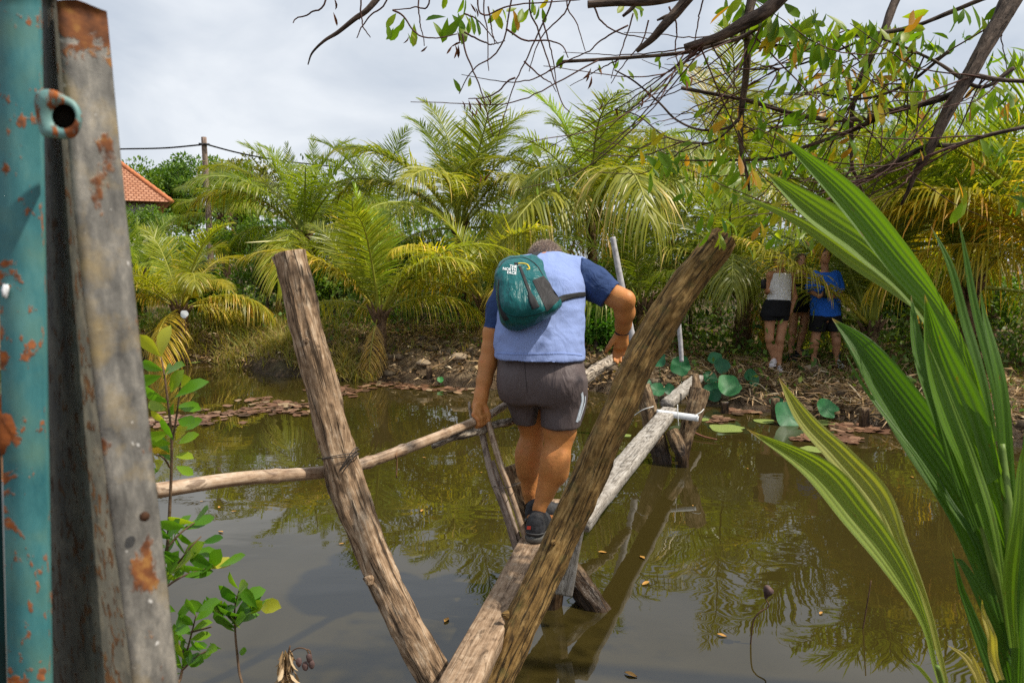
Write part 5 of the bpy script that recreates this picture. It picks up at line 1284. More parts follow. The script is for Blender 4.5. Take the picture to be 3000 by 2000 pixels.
far_person('person in a bright blue t-shirt and black shorts holding a small object in both hands', 10.95, dict(head=(2416, 752), shl=(2382, 808), shr=(2452, 808), ell=(2372, 852), elr=(2462, 852), wrl=(2400, 868), wrr=(2440, 868), handl=(2412, 862), handr=(2428, 864), arml=(-.22,), armr=(-.22,),
    hipl=(2398, 930), hipr=(2440, 930), kneel=(2388, 1000), kneer=(2450, 1000), ankl=(2384, 1048), ankr=(2450, 1048), fl=(2374, 1076), fr=(2448, 1072), dl=(-.5, -1), dr=(.05, -1)),
    (dict(rows=[(798, 2386, 2450, .10), (830, 2380, 2458, .13), (880, 2378, 2458, .125), (926, 2377, 2459, .13)], sleeves=(([(2386, 808), (2374, 842)], [.085, .075]), ([(2448, 808), (2460, 842)], [.085, .075])), col=(.018, .125, .58)),
     dict(rows=[(915, 2380, 2456, .12), (935, 2377, 2460, .13)], legs=([(925, 2376, 2420, .11), (970, 2372, 2414, .11)], [(925, 2416, 2460, .11), (970, 2424, 2464, .11)]), col=(.010, .010, .012)), (.42, .46, .46)), socks=(.03, .05, .08), wid=1.05)
c = P(2420, 858, 10.68); ph = thing('phone', 'small dark phone held by the person in the bright blue t-shirt', 'phone', c)
mk('case', box(c, (.075, .02, .14)), BLACK, ph, smooth=False); mk('screen', box(c + [0, .0115, 0], (.066, .003, .128)), plain('phone_glass', (.02, .02, .025), .1), ph, smooth=False)
c = P(2237, 832, 10.52); ph = thing('phone', 'small dark phone in the raised hand of the woman in white', 'phone', c)
mk('case', box(c, (.07, .015, .135)), BLACK, ph, smooth=False); mk('screen', box(c + [0, .009, 0], (.062, .003, .124)), plain('phone_glass_dark', (.02, .02, .025), .1), ph, smooth=False)
# ------------------------------------------------------------------ gate post at the left
def rust_paint(name, paint, rustc, amt, rough=.5, metal=0.0, scale=7, streak=.25, bump=.4, mott=None):
    t = NT(name); co = t.coord('Object'); a = t.noise(t.mapping(co, (1, 1, streak)), scale * 3, 6, .6); b = t.noise(co, scale * 1.2, 5, .6, .5)
    m = t.ramp(t.math('ADD', t.math('MULTIPLY', a, .55), t.math('MULTIPLY', b, .45)), [(amt, 0.0), (amt + .03, 1.0)])
    rc = t.ramp(t.noise(co, 60, 4), [(.3, rustc[0]), (.6, rustc[1]), (.8, rustc[2])])
    pc = t.ramp(t.noise(t.mapping(co, (1, 1, .3)), 42, 6, .65), [(.3, paint[0]), (.7, paint[1])]); m = t.math('MAXIMUM', m, t.ramp(t.noise(t.mapping(co, (1, 1, .6)), scale * 5, 4, .6), [(.66, 0.0), (.70, .85)]))
    if mott: pc = t.mix(pc, mott, t.ramp(t.noise(co, 34, 5, .7), [(.48, 0.0), (.68, .8)]))
    return t.done(t.mix(pc, rc, m), t.math('ADD', rough, t.math('MULTIPLY', m, .35)), t.bump(t.math('ADD', m, t.math('MULTIPLY', b, .4)), bump, .002), .4, metal)


RUST = [(.09, .025, .008), (.34, .095, .018), (.50, .20, .03)]
GPAINT = rust_paint('teal_paint', [(.030, .145, .165), (.065, .22, .235)], RUST, .575, mott=(.11, .25, .21), scale=26)
GALV = rust_paint('galvanised_sheet', [(.20, .205, .205), (.34, .335, .325)], RUST, .62, .55, .25, 5, .5, .3, mott=(.42, .39, .35))
GALVD = rust_paint('shaded_dirty_steel', [(.045, .043, .036), (.15, .14, .112)], [(.04, .02, .01), (.12, .055, .02), (.16, .10, .04)], .54, .8, 0, 40, .5, .5, mott=(.20, .175, .13))  # mottled dirt plus the shade of the turned-away flange, both in the colour
gate = thing('gate_post', 'rusty teal painted steel tube with a round lug at the left edge of the photo', 'gate post', (P(20, 1500, .66)[0], .66, float(ground_z(-.45, .66))))
def prism(sec_t, sec_b, n=50, jag=None, ext=None):
    """sheet of thickness between matching poly-line sections at top and bottom (lists of world points)"""
    A, Bm = np.array(sec_t), np.array(sec_b); V = []
    for t_ in np.linspace(0, 1, n): V.append(A * (1 - t_) + Bm * t_)
    V = np.array(V); m = A.shape[0]
    if jag is not None: V[0] += jag
    i, j = np.meshgrid(np.arange(n - 1), np.arange(m), indexing='ij'); j2 = (j + 1) % m
    F = np.stack([i * m + j, (i + 1) * m + j, (i + 1) * m + j2, i * m + j2], -1).reshape(-1, 4)
    return V.reshape(-1, 3), [F, np.array([list(range(m))[::-1]]), np.array([[(n - 1) * m + k for k in range(m)]])]
def down(a, b, k=.75): return np.array(b) + (np.array(b) - np.array(a)) * k          # carry a section on below the frame
tp = [P(-22, -60, .625), P(108, -60, .63), P(122, -60, .655), P(122, -60, .70), P(-22, -60, .70)]; bt = [P(22, 2000, .625), P(142, 2000, .63), P(156, 2000, .655), P(156, 2000, .70), P(22, 2000, .70)]
pg = prism(tp, down(tp, bt)); ed_ = np.tile([.12, 1.0, .95, .3, .3], len(pg[0]) // 5)
t = NT('teal_tube_paint'); co = t.coord('Object'); n1_ = t.noise(t.mapping(co, (1, 1, .35)), 40, 6, .65); n2_ = t.noise(co, 26, 5, .6, .5); n3_ = t.noise(t.mapping(co, (1, 1, .5)), 130, 4, .6)
c = t.ramp(n1_, [(.3, (.025, .125, .145)), (.5, (.05, .19, .205)), (.7, (.10, .26, .255))]); c = t.mix(c, (.13, .22, .14), t.ramp(t.noise(co, 14, 5), [(.5, 0.0), (.7, .55)]))
e_ = t.math('ADD', t.attr('edge'), t.math('MULTIPLY', t.math('SUBTRACT', t.math('ADD', n2_, n3_), 1.0), 1.0))
m = t.math('MAXIMUM', t.math('MAXIMUM', t.ramp(e_, [(1.0, 0.0), (1.06, 1.0)]), t.ramp(t.math('MULTIPLY', t.math('ADD', n2_, n3_), .5), [(.572, 0.0), (.592, .9)])), t.ramp(t.math('SUBTRACT', n2_, t.math('MULTIPLY', t.attr('edge'), .2)), [(.535, 0.0), (.57, 1.0)]))
rc = t.ramp(t.noise(co, 120, 4), [(.3, (.12, .035, .01)), (.6, (.40, .11, .02)), (.8, (.52, .22, .04))])
mk('tube', (pg[0], pg[1], {'edge': ed_}), t.done(t.mix(c, rc, m), t.math('ADD', .45, t.math('MULTIPLY', m, .4)), t.bump(t.math('ADD', m, t.math('MULTIPLY', n1_, .3)), .4, .002), .4), gate)
tp2 = [P(-300, -60, .66), P(-34, -60, .66), P(-34, -60, .69), P(-300, -60, .69)]; bt2 = [P(-260, 2000, .66), P(20, 2000, .66), P(20, 2000, .69), P(-260, 2000, .69)]
mk('infill_sheet', prism(tp2, down(tp2, bt2)), rust_paint('dark_teal_paint', [(.02, .06, .06), (.03, .09, .09)], RUST, .64), gate)
ang = thing('steel_angle', 'leaning galvanised steel angle with rusty top behind the teal gate tube', 'steel angle', (P(300, 1500, .68)[0], .68, float(ground_z(-.38, .68))))
# dark flange facing away from the sun, its shade put into the steel colour; pale flange catching the sky
tpd = [P(112, 0, .76), P(168, 0, .672), P(172, 0, .672), P(116, 0, .765)]; btd = [P(150, 2000, .76), P(388, 2000, .645), P(394, 2000, .645), P(156, 2000, .765)]
mid_b = [np.array(P(233, 700, .664))]
def curved(tops, mids, bots, ys, n=60, jag=None):
    rows_ = []
    for k in range(len(tops)):
        q = np.array([tops[k], mids[k], down(mids[k], bots[k], 0) , down(mids[k], bots[k], .75)]); rows_.append(spline(q, n))
    V = np.stack(rows_, 1)
    if jag is not None: V[0] += jag
    m = len(tops); i, j = np.meshgrid(np.arange(n - 1), np.arange(m), indexing='ij'); j2 = (j + 1) % m
    F = np.stack([i * m + j, (i + 1) * m + j, (i + 1) * m + j2, i * m + j2], -1).reshape(-1, 4)
    return V.reshape(-1, 3), [F, np.array([list(range(m))[::-1]])]
mk('dark_flange', curved([P(110, -10, .77), P(163, -10, .676), P(167, -10, .680), P(114, -10, .775)], [P(128, 800, .77), P(236, 800, .662), P(240, 800, .666), P(132, 800, .775)], [P(150, 2000, .77), P(388, 2000, .640), P(392, 2000, .644), P(154, 2000, .775)], None), GALVD, ang)
jg = np.zeros((12, 3)); jg[:, 2] = [0, .002, .003, .001, -.002, -.004, -.004, -.002, .001, .003, .002, 0]
L_ = np.linspace(0, 1, 6)
tops = [P(164 + 146 * u, 2 + 18 * u, .676 + .03 * u) for u in L_] + [P(166 + 146 * u, 2 + 18 * u, .683 + .03 * u) for u in L_[::-1]]
mids = [P(237 + 150 * u, 800, .662 + .03 * u) for u in L_] + [P(239 + 150 * u, 800, .669 + .03 * u) for u in L_[::-1]]
bots = [P(389 + 132 * u, 2000, .640 + .03 * u) for u in L_] + [P(391 + 132 * u, 2000, .647 + .03 * u) for u in L_[::-1]]
# the top of the pale flange is rusted through in a cap and in patches down its edge
t = NT('galvanised_face'); co = t.coord('Object'); pos = t.n('ShaderNodeSeparateXYZ'); t.t.links.new(t.n('ShaderNodeNewGeometry').outputs['Position'], pos.inputs[0])
b = t.noise(co, 52, 6, .65, .6); zt = t.math('MULTIPLY', t.math('SUBTRACT', pos.outputs[2], 2.035), 5.5)
m1 = t.ramp(t.math('ADD', zt, t.math('MULTIPLY', b, .9)), [(.60, 0.0), (.68, 1.0)]); m2 = t.ramp(t.noise(t.mapping(co, (1, 1, .5), (0, 0, 3.3)), 24, 6, .62), [(.575, 0.0), (.615, 1.0)])
m = t.math('MAXIMUM', m1, m2)
pc = t.ramp(t.noise(t.mapping(co, (1, 1, .4)), 48, 7, .7), [(.32, (.070, .066, .060)), (.5, (.165, .155, .138)), (.68, (.33, .30, .255))])
pc = t.mix(pc, (.6, .58, .55), t.ramp(t.noise(co, 75, 2), [(.70, 0.0), (.74, .9)])); pc = t.mix(pc, (.30, .22, .10), t.ramp(t.noise(t.mapping(co, (1, 1, 1), (3, 3, 1)), 20, 5), [(.50, 0.0), (.68, .75)]))
rc = t.ramp(t.noise(co, 55, 4), [(.3, (.07, .025, .012)), (.55, (.20, .07, .022)), (.8, (.45, .24, .06))])
GALVF = t.done(t.mix(pc, rc, m), t.math('ADD', .5, t.math('MULTIPLY', m, .35)), t.bump(t.math('ADD', m, b), .35, .002), .4, .15)
mk('pale_flange', curved(tops, mids, bots, None, jag=jg), GALVF, ang)
bh = P(422, 1512, .655); mk('bolt_hole', tube([bh, bh + [.002, -.0015, 0]], [.0045, .0042], 14, 6), plain('hole_rust', (.05, .022, .01), .9, .4, 90), ang)
# the lug with its hole
D_ = .600; outl = spline(np.array([(105, 268), (128, 262), (158, 264), (190, 280), (222, 300), (240, 335), (238, 372), (222, 400), (195, 408), (160, 405), (125, 398), (112, 372), (104, 330), (100, 295), (105, 268)], float), 72)[:-1]
cx_, cy_ = 187, 341; an_ = np.arctan2(outl[:, 1] - cy_, outl[:, 0] - cx_); o_ = np.argsort(an_); outl, an_ = outl[o_], an_[o_]
inn = np.stack([cx_ + 35 * np.cos(an_), cy_ + 36 * np.sin(an_)], -1); n_ = len(outl)
V = np.array([P(*q, D_ + .006 * (q[0] - 100) / 140) for q in outl] + [P(*(q * .93 + np.array([cx_, cy_]) * .07), D_ - .0025 + .006 * (q[0] - 100) / 140) for q in outl] + [P(*q, D_ - .0025 + .003) for q in inn] + [P(*q, D_ + .005) for q in inn] + [P(*q, D_ + .006 + .006 * (q[0] - 100) / 140) for q in outl])
j = np.arange(n_); j2 = (j + 1) % n_
ring_ = lambda a, b: np.stack([a * n_ + j, a * n_ + j2, b * n_ + j2, b * n_ + j], -1)
mk('lug', (V, [np.vstack([ring_(0, 1), ring_(1, 2), ring_(2, 3), ring_(4, 0), ring_(3, 4)])]), rust_paint('lug_paint', [(.085, .20, .20), (.17, .32, .30)], RUST, .50, scale=40, mott=(.24, .33, .29)), gate, smooth=False)
c = P(187, 341, D_ + .006); dv = nrm(ray(187, 341)); tp_ = tube([c, c + dv * .014], [.0098, .0092], 20, 4, caps=False, resample=False); bk = tube([c + dv * .012, c + dv * .016], [.0093, .0093], 20, 2, resample=False)
mk('socket', join(tp_, bk), plain('dark_bore', (.03, .022, .016), .9), gate)
c = P(28, 1245, .632); mk('rust_weld', blob(c, .011, 8, .5, 2.6), rust_paint('weld_rust', [(.2, .07, .02), (.3, .11, .02)], RUST, .4), gate)
c = P(15, 850, .624); mk('paint_drip', blob(c, .0026, 4, .7, 2.2), WHITEC, gate)

# ------------------------------------------------------------------ saplings behind the gate
SAPL = leaf_mat('sapling_leaves', [(0.0, (.05, .16, .014)), (.5, (.13, .30, .02)), (.8, (.32, .42, .03)), (.93, (.55, .50, .06)), (1.0, (.62, .24, .06))], trans=.5, rough=.32, spec=.55)
SAPB = plain('sapling_stem', (.12, .075, .045), .8, .4, 40, .4)


def hero_leaves(base, d, up, l, wid, curl, tint, prof=(.0, .62, 1.0, .78, .0), fold=.18, twist=0.0):
    """broad curved leaves, five stations with a folded midrib"""
    base, d, up = np.asarray(base), nrm(d), np.asarray(up); w = nrm(np.cross(d, up)); u = np.cross(w, d); n = len(base); s = np.array([0, .25, .52, .78, 1.0]); l = np.asarray(l)[:, None]; curl = np.broadcast_to(np.asarray(curl, float), (n,))[:, None]
    C = base[:, None] + d[:, None] * (l * np.sin(np.minimum(s * 1.0, 1)) / np.sin(1.0) * (1 - .12 * np.abs(curl) * s))[..., None] - u[:, None] * (l * curl * s ** 1.8)[..., None]
    hw = l * wid * .5 * np.array(prof)
    Lf = C + w[:, None] * hw[..., None] + u[:, None] * (hw * fold * 1.6)[..., None]; Rt = C - w[:, None] * hw[..., None] + u[:, None] * (hw * fold * 1.6)[..., None]
    V = np.stack([Lf, C, Rt], 2).reshape(-1, 3); k = np.arange(n)[:, None] * 15
    F = np.concatenate([np.concatenate([np.hstack([k + 3 * i, k + 3 * i + 1, k + 3 * i + 4, k + 3 * i + 3]), np.hstack([k + 3 * i + 1, k + 3 * i + 2, k + 3 * i + 5, k + 3 * i + 4])]) for i in range(4)])
    return V, [F], {'tint': np.repeat(np.clip(tint, 0, 1), 15)}


def sapling(label, D, stems, leaves, seed, l0=.085):
    r = np.random.default_rng(seed); b0 = P(*stems[0][0], D)
    root = thing('sapling', label, 'sapling', (b0[0], D - .05, float(ground_z(b0[0], D - .05))))
    gs = []; bs, ds, us, ls, cs, ts = [], [], [], [], [], []
    for k, st in enumerate(stems):
        p = np.array([P(*q, D + .02 * math.sin(i + k)) for i, q in enumerate(st)])
        if k == 0: p = np.vstack([[p[0][0], D - .05, float(ground_z(p[0][0], D - .05)) - .03], p])
        gs.append(tube(p, np.linspace(.0055 if k == 0 else .003, .0016, len(p)), 8, 40, .2, 60))
    for (px, py, ang_, lp, tn) in leaves:
        dd = r.uniform(-.03, .03); q = P(px, py, D + dd); a = math.radians(ang_); dep = r.normal(-.25, .45)
        bs.append(q); ds.append([math.cos(a), dep, math.sin(a)]); us.append(nrm(np.array([-math.sin(a) * .4, -.9, math.cos(a) * .7 + .35]) + r.normal(0, .25, 3))); ls.append(lp * D / FPX * (1 + .25 * abs(dep))); cs.append(r.uniform(-.12, .35)); ts.append(tn)
    mk('stem', join(*gs), SAPB, root); mk('foliage', hero_leaves(np.array(bs), np.array(ds), np.array(us), np.array(ls), .48, np.array(cs), np.array(ts)), SAPL, root)
    return root


def auto_leaves(line, seed, n, lp, t0=.45):
    r = np.random.default_rng(seed); q = spline(np.array(line, float), n); out = []
    for i, (x, y) in enumerate(q):
        s = 1 if i % 2 else -1
        out.append((x, y, 90 - s * r.uniform(15, 80), lp * r.uniform(.75, 1.2), float(np.clip(r.normal(t0, .2), 0, 1))))
    return out


lv = [(470, 1045, 125, 85, .86), (472, 1045, 80, 92, .88), (478, 1085, 160, 70, .5), (474, 1100, 195, 80, .45), (480, 1110, 55, 70, .6), (484, 1100, 35, 85, .55), (492, 1130, 20, 75, .8), (500, 1150, 60, 80, .7), (512, 1165, 35, 105, .35), (500, 1180, 150, 95, .4), (516, 1190, 5, 80, .5), (488, 1200, 165, 70, .7), (510, 1215, 80, 55, .4), (520, 1228, -5, 75, .35), (490, 1240, 140, 60, .85),
      (498, 1265, 190, 80, .6), (520, 1262, 20, 80, .5), (508, 1290, 100, 75, .3), (505, 1300, 165, 90, .55), (516, 1290, 60, 65, .92), (520, 1300, 30, 70, .6), (490, 1320, 200, 85, .7), (500, 1330, 150, 70, .96), (512, 1335, 10, 60, .75), (480, 1350, 210, 60, .85), (500, 1350, 130, 95, .35), (515, 1365, -20, 60, .6), (470, 1370, 200, 55, .5)]
stems = [[(478, 1760), (490, 1600), (498, 1480), (503, 1300), (492, 1180), (482, 1100), (472, 1045)], [(503, 1300), (520, 1200), (530, 1110)], [(500, 1370), (478, 1340), (455, 1330)], [(486, 1680), (520, 1650), (560, 1600), (590, 1570)], [(483, 1720), (530, 1690), (590, 1668), (640, 1660)], [(492, 1600), (530, 1560), (570, 1530)]]
lv += auto_leaves([(488, 1600), (520, 1560), (570, 1530)], 3, 9, 75, .4) + auto_leaves([(486, 1690), (530, 1650), (590, 1590)], 4, 10, 78, .45) + auto_leaves([(485, 1720), (540, 1690), (600, 1668), (640, 1660)], 5, 10, 74, .5) + auto_leaves([(488, 1560), (482, 1640), (476, 1740)], 6, 8, 70, .4) + [(600, 1665, 10, 78, .9), (596, 1660, 60, 40, 1.0), (570, 1525, 35, 85, .4), (470, 1560, 190, 70, .3)]
sapling('tall sapling with yellow-green young leaves beside the galvanised steel angle', 1.75, stems, lv, 31)
st2 = [[(712, 2060), (700, 1960), (690, 1860), (688, 1780), (700, 1730)], [(690, 1840), (640, 1800), (600, 1780)], [(690, 1810), (730, 1780), (770, 1760)]]
lv2 = auto_leaves([(690, 1850), (690, 1790), (700, 1725)], 7, 13, 78, .4) + auto_leaves([(690, 1840), (640, 1800), (600, 1790)], 8, 8, 70, .42) + auto_leaves([(690, 1815), (735, 1795), (760, 1775)], 9, 8, 72, .4) + [(650, 1900, 150, 40, .5), (700, 1910, 30, 45, .5), (705, 1840, 150, 55, .7)]
sapling('small sapling with bright leaves standing in the water edge at the bottom left', 2.0, st2, lv2, 32)
st3 = [[(520, 2080), (530, 1980), (555, 1880), (575, 1800)], [(545, 1920), (520, 1880), (505, 1850)], [(560, 1850), (600, 1840), (620, 1835)], [(535, 1960), (580, 1920), (620, 1900)]]
lv3 = auto_leaves([(532, 1970), (555, 1880), (578, 1790)], 10, 14, 72, .45) + auto_leaves([(540, 1930), (515, 1870), (505, 1840)], 11, 7, 60, .5) + auto_leaves([(535, 1960), (580, 1920), (615, 1900)], 12, 7, 66, .35) + auto_leaves([(500, 1800), (540, 1640), (520, 1630)], 13, 3, 60, .3) + [(520, 1795, 30, 80, .45), (515, 1790, 140, 60, .35)]
sapling('sapling between the steel angle and the small one, cut by the bottom edge', 1.7, st3, lv3, 33)
# dried flower stalk with pods
q = P(838, 2090, 1.9); root = thing('dried_plant', 'withered brown plant with hanging pods at the bottom edge', 'dried plant', (q[0], 1.9, float(ground_z(q[0], 1.9))))
q2 = np.array([q[0], 1.9, float(ground_z(q[0], 1.9)) - .03])
mk('stalk', join(tube(np.vstack([q2, P(836, 2000, 1.9), P(840, 1940, 1.9), P(850, 1890, 1.9)]), [.005, .004, .004, .002], 7, 20), tube(PP([(845, 1915, 1.9), (870, 1898, 1.89), (895, 1900, 1.88), (905, 1915, 1.88)]), .0017, 6, 20), tube(PP([(895, 1900, 1.88), (908, 1905, 1.88), (912, 1925, 1.88)]), .0014, 6, 14)), DRYS, root)
mk('pods', join(*[blob(P(x, y, 1.88), .0085, k, .2, 1.5) for k, (x, y) in enumerate([(876, 1938), (906, 1926), (913, 1945), (894, 1950)])]), PODM, root)
r = np.random.default_rng(5); n = 70; bs = PP([(840 + r.normal(0, 9), y, 1.9 + r.normal(0, .012)) for y in r.uniform(1900, 2010, n)]); ds = np.stack([r.normal(0, .5, n), r.normal(-.3, .5, n), -np.ones(n)], -1)
f = mk('withered_leaves', hero_leaves(bs, ds, nrm(r.normal(0, 1, (n, 3))), r.uniform(.025, .055, n), .28, r.uniform(0, .5, n), r.uniform(.3, .9, n), fold=.5), LITTERM, root)

# ------------------------------------------------------------------ young coconut palm in front at the right
t = NT('young_blade'); g = t.attr('grain', 'Vector'); sx = t.n('ShaderNodeSeparateXYZ'); t.t.links.new(g, sx.inputs[0]); tint = t.attr('tint')
u = sx.outputs[0]
rb = t.math('ABSOLUTE', t.math('SINE', t.math('MULTIPLY', u, 19.0))); fine = t.noise(t.mapping(g, (75, 1.3, 1)), 2.0, 5, .65)
c = t.ramp(t.math('ADD', tint, t.math('MULTIPLY', t.math('SUBTRACT', fine, .5), .5)), [(0.0, (.034, .098, .008)), (.4, (.095, .205, .013)), (.65, (.19, .28, .03)), (.85, (.34, .33, .08)), (1.0, (.50, .40, .12))])
c = t.mix(c, (.20, .30, .045), t.math('MULTIPLY', t.ramp(rb, [(0.0, .5), (.12, 0.0)]), fine)); ps = t.noise(t.mapping(g, (9, 16, 1)), 1.0, 3); c = t.mix(c, (.22, .10, .02), t.ramp(ps, [(.67, 0.0), (.71, .7)]))
c = t.mix(c, (.45, .30, .12), t.ramp(t.math('ADD', sx.outputs[1], t.math('MULTIPLY', t.math('SUBTRACT', fine, .5), .12)), [(.955, 0.0), (.985, .9)]))
tc_ = t.mix(c, (1.45, 1.5, .35), 1.0, 'MULTIPLY')
BLADE = t.done(c, .48, t.bump(t.math('ADD', fine, t.math('MULTIPLY', rb, .6)), .35, .004), .5, trans=.42, tcol=tc_)


def blade(ea, eb, tint, pleats=7, depth=.006, n=70, m=41, bow=.02, seed=0):
    """an undivided pleated leaf between two edge lines (px, py, D), from its base to its tip"""
    A = spline(PP(ea), n); Bm = spline(PP(eb), n); V = []; gr = []; ta = []
    v = np.linspace(0, 1, m)
    wid = np.linalg.norm(A - Bm, axis=1); T = nrm(np.gradient((A + Bm) / 2, axis=0)); S = nrm(Bm - A + 1e-6); N = nrm(np.cross(T, S))
    for i in range(n):
        tri = np.abs(((v * pleats) % 1) - .5) * 2
        off = (tri - .5) * depth * min(1, wid[i] / .06) * 2 + bow * np.sin(np.pi * v) * min(1, wid[i] / .08) + .006 * math.sin(i * .13 + seed)
        V.append(A[i] + (Bm[i] - A[i]) * v[:, None] + N[i] * off[:, None]); gr.append(np.stack([v * pleats / 6, np.full(m, i / (n - 1)), np.full(m, seed)], -1))
        ta.append(tint + .05 * (tri - .5) + .12 * np.cos(2 * np.pi * v) * 0)
    i, j = np.meshgrid(np.arange(n - 1), np.arange(m - 1), indexing='ij'); F = np.stack([i * m + j, i * m + j + 1, (i + 1) * m + j + 1, (i + 1) * m + j], -1).reshape(-1, 4)
    return np.array(V).reshape(-1, 3), [F], {'grain': np.array(gr).reshape(-1, 3), 'tint': np.clip(np.array(ta).ravel(), 0, 1)}


def d3(l, D0, D1):
    return [(x, y, D0 + (D1 - D0) * k / (len(l) - 1)) for k, (x, y) in enumerate(l)]


yp_base = P(2975, 2250, 1.42)
yp = thing('young_coconut_palm', 'young coconut palm with broad undivided green blades at the right edge', 'palm', (yp_base[0], 1.42, float(ground_z(yp_base[0], 1.42))))
for nm, a_, b_, ti, pl, bw in [
        # edges from the base to the tip
        ('blade', d3([(2905, 1790), (2780, 1520), (2660, 1335), (2560, 1165), (2480, 1015), (2437, 930)], 1.42, 1.75), d3([(2985, 1640), (2870, 1420), (2770, 1245), (2665, 1110), (2555, 1000), (2437, 930)], 1.40, 1.75), .18, 9, .03),
        ('blade', d3([(2860, 1560), (2760, 1320), (2700, 1130), (2672, 980), (2664, 868)], 1.40, 1.6), d3([(2890, 1540), (2800, 1300), (2745, 1120), (2705, 980), (2664, 868)], 1.41, 1.6), .22, 4, .02),
        ('blade', d3([(2925, 1680), (2840, 1430), (2750, 1230), (2712, 1040), (2708, 862)], 1.36, 1.5), d3([(2975, 1600), (2935, 1380), (2880, 1180), (2780, 985), (2708, 862)], 1.35, 1.5), .42, 8, .03),
        ('blade', d3([(2850, 1330), (2755, 1040), (2650, 880), (2500, 745), (2350, 625), (2232, 500)], 1.45, 1.9), d3([(2905, 1300), (2800, 1010), (2700, 860), (2570, 690), (2440, 590), (2232, 500)], 1.44, 1.9), .56, 7, .03),
        ('blade', d3([(2895, 1420), (2800, 1080), (2720, 930), (2600, 790), (2450, 600), (2268, 380)], 1.40, 1.8), d3([(2940, 1380), (2850, 1060), (2760, 880), (2660, 720), (2500, 540), (2268, 380)], 1.38, 1.8), .46, 6, .03),
        ('blade', d3([(2690, 915), (2600, 852), (2480, 775), (2330, 660), (2130, 556)], 1.62, 2.0), d3([(2705, 895), (2620, 820), (2500, 735), (2340, 635), (2130, 556)], 1.62, 2.0), .66, 3, .01),
        ('blade', d3([(2900, 1300), (2862, 1130), (2822, 960), (2780, 800), (2722, 662)], 1.45, 1.6), d3([(2925, 1290), (2890, 1120), (2850, 950), (2800, 790), (2722, 662)], 1.45, 1.6), .24, 2, .008),
        ('blade', d3([(2935, 1420), (2905, 1180), (2865, 980), (2830, 800), (2802, 640)], 1.42, 1.55), d3([(2960, 1410), (2935, 1170), (2890, 970), (2848, 790), (2802, 640)], 1.42, 1.55), .22, 2, .008),
        ('blade', d3([(2965, 1600), (2930, 1250), (2895, 1020), (2872, 838)], 1.38, 1.5), d3([(2995, 1590), (2965, 1240), (2920, 1010), (2872, 838)], 1.38, 1.5), .34, 2, .008),
        ('blade', d3([(2960, 2100), (2915, 1900), (2860, 1760), (2815, 1660), (2790, 1632)], 1.36, 1.4), d3([(2985, 2090), (2950, 1890), (2895, 1750), (2830, 1650), (2790, 1632)], 1.35, 1.4), .10, 3, .01),
        ('blade', d3([(2935, 2100), (2880, 1950), (2835, 1800), (2800, 1700), (2785, 1600)], 1.42, 1.5), d3([(2960, 2090), (2915, 1930), (2860, 1790), (2815, 1695), (2785, 1600)], 1.42, 1.5), .08, 3, .01),
        ('blade', d3([(2965, 2100), (2962, 1800), (2985, 1500), (3010, 1200), (3040, 950)], 1.34, 1.4), d3([(2995, 2090), (3010, 1800), (3030, 1500), (3045, 1200), (3040, 950)], 1.33, 1.4), .28, 4, .012),
        ('blade', d3([(2960, 1900), (2940, 1650), (2975, 1420), (3020, 1250)], 1.30, 1.3), d3([(2990, 1900), (2985, 1650), (3005, 1430), (3020, 1250)], 1.30, 1.3), .5, 3, .01),
        ('blade', d3([(2985, 2150), (2990, 1900), (3010, 1680), (3060, 1400)], 1.25, 1.25), d3([(3040, 2150), (3060, 1900), (3080, 1680), (3060, 1400)], 1.25, 1.25), .3, 5, .012),
        ('blade', d3([(2840, 1560), (2700, 1370), (2600, 1240), (2520, 1120), (2475, 1035)], 1.44, 1.72), d3([(2860, 1560), (2716, 1370), (2612, 1236), (2528, 1115), (2475, 1035)], 1.44, 1.72), .3, 2, .006),
        ('blade', d3([(2930, 1700), (2800, 1380), (2690, 1200), (2590, 1060), (2490, 950)], 1.46, 1.78), d3([(2950, 1690), (2825, 1375), (2708, 1195), (2600, 1052), (2490, 950)], 1.46, 1.78), .24, 2, .006),
        ('blade', d3([(2935, 1750), (2890, 1500), (2850, 1350), (2780, 1180), (2715, 1000)], 1.33, 1.45), d3([(2950, 1750), (2912, 1500), (2868, 1345), (2790, 1175), (2715, 1000)], 1.33, 1.45), .5, 2, .006),
        ('blade', d3([(2960, 1950), (2900, 1750), (2850, 1600), (2790, 1480), (2745, 1380)], 1.36, 1.5), d3([(2975, 1940), (2925, 1745), (2870, 1590), (2800, 1475), (2745, 1380)], 1.36, 1.5), .14, 2, .006),
        # the two yellowing blades over the water
        ('yellow_blade', d3([(2790, 2080), (2745, 1920), (2695, 1760), (2600, 1600), (2530, 1480), (2430, 1350), (2330, 1230), (2277, 1106)], 1.55, 1.9), d3([(2800, 2080), (2762, 1920), (2718, 1760), (2665, 1600), (2610, 1440), (2500, 1320), (2390, 1225), (2277, 1106)], 1.55, 1.9), .80, 5, .02),
        ('yellow_blade', d3([(2775, 2080), (2735, 1950), (2690, 1820), (2585, 1670), (2470, 1530), (2350, 1385), (2185, 1256)], 1.52, 1.8), d3([(2790, 2080), (2750, 1950), (2715, 1810), (2655, 1640), (2560, 1490), (2430, 1350), (2185, 1256)], 1.52, 1.8), .68, 6, .02)]:
    f = mk(nm, blade(a_, b_, ti, pl, .0016, bow=bw, seed=int(abs(a_[0][0] * 3 + a_[0][1])) % 97), BLADE, yp)
STALKG = plain('young_stalk', (.13, .20, .035), .5, .3, 18)
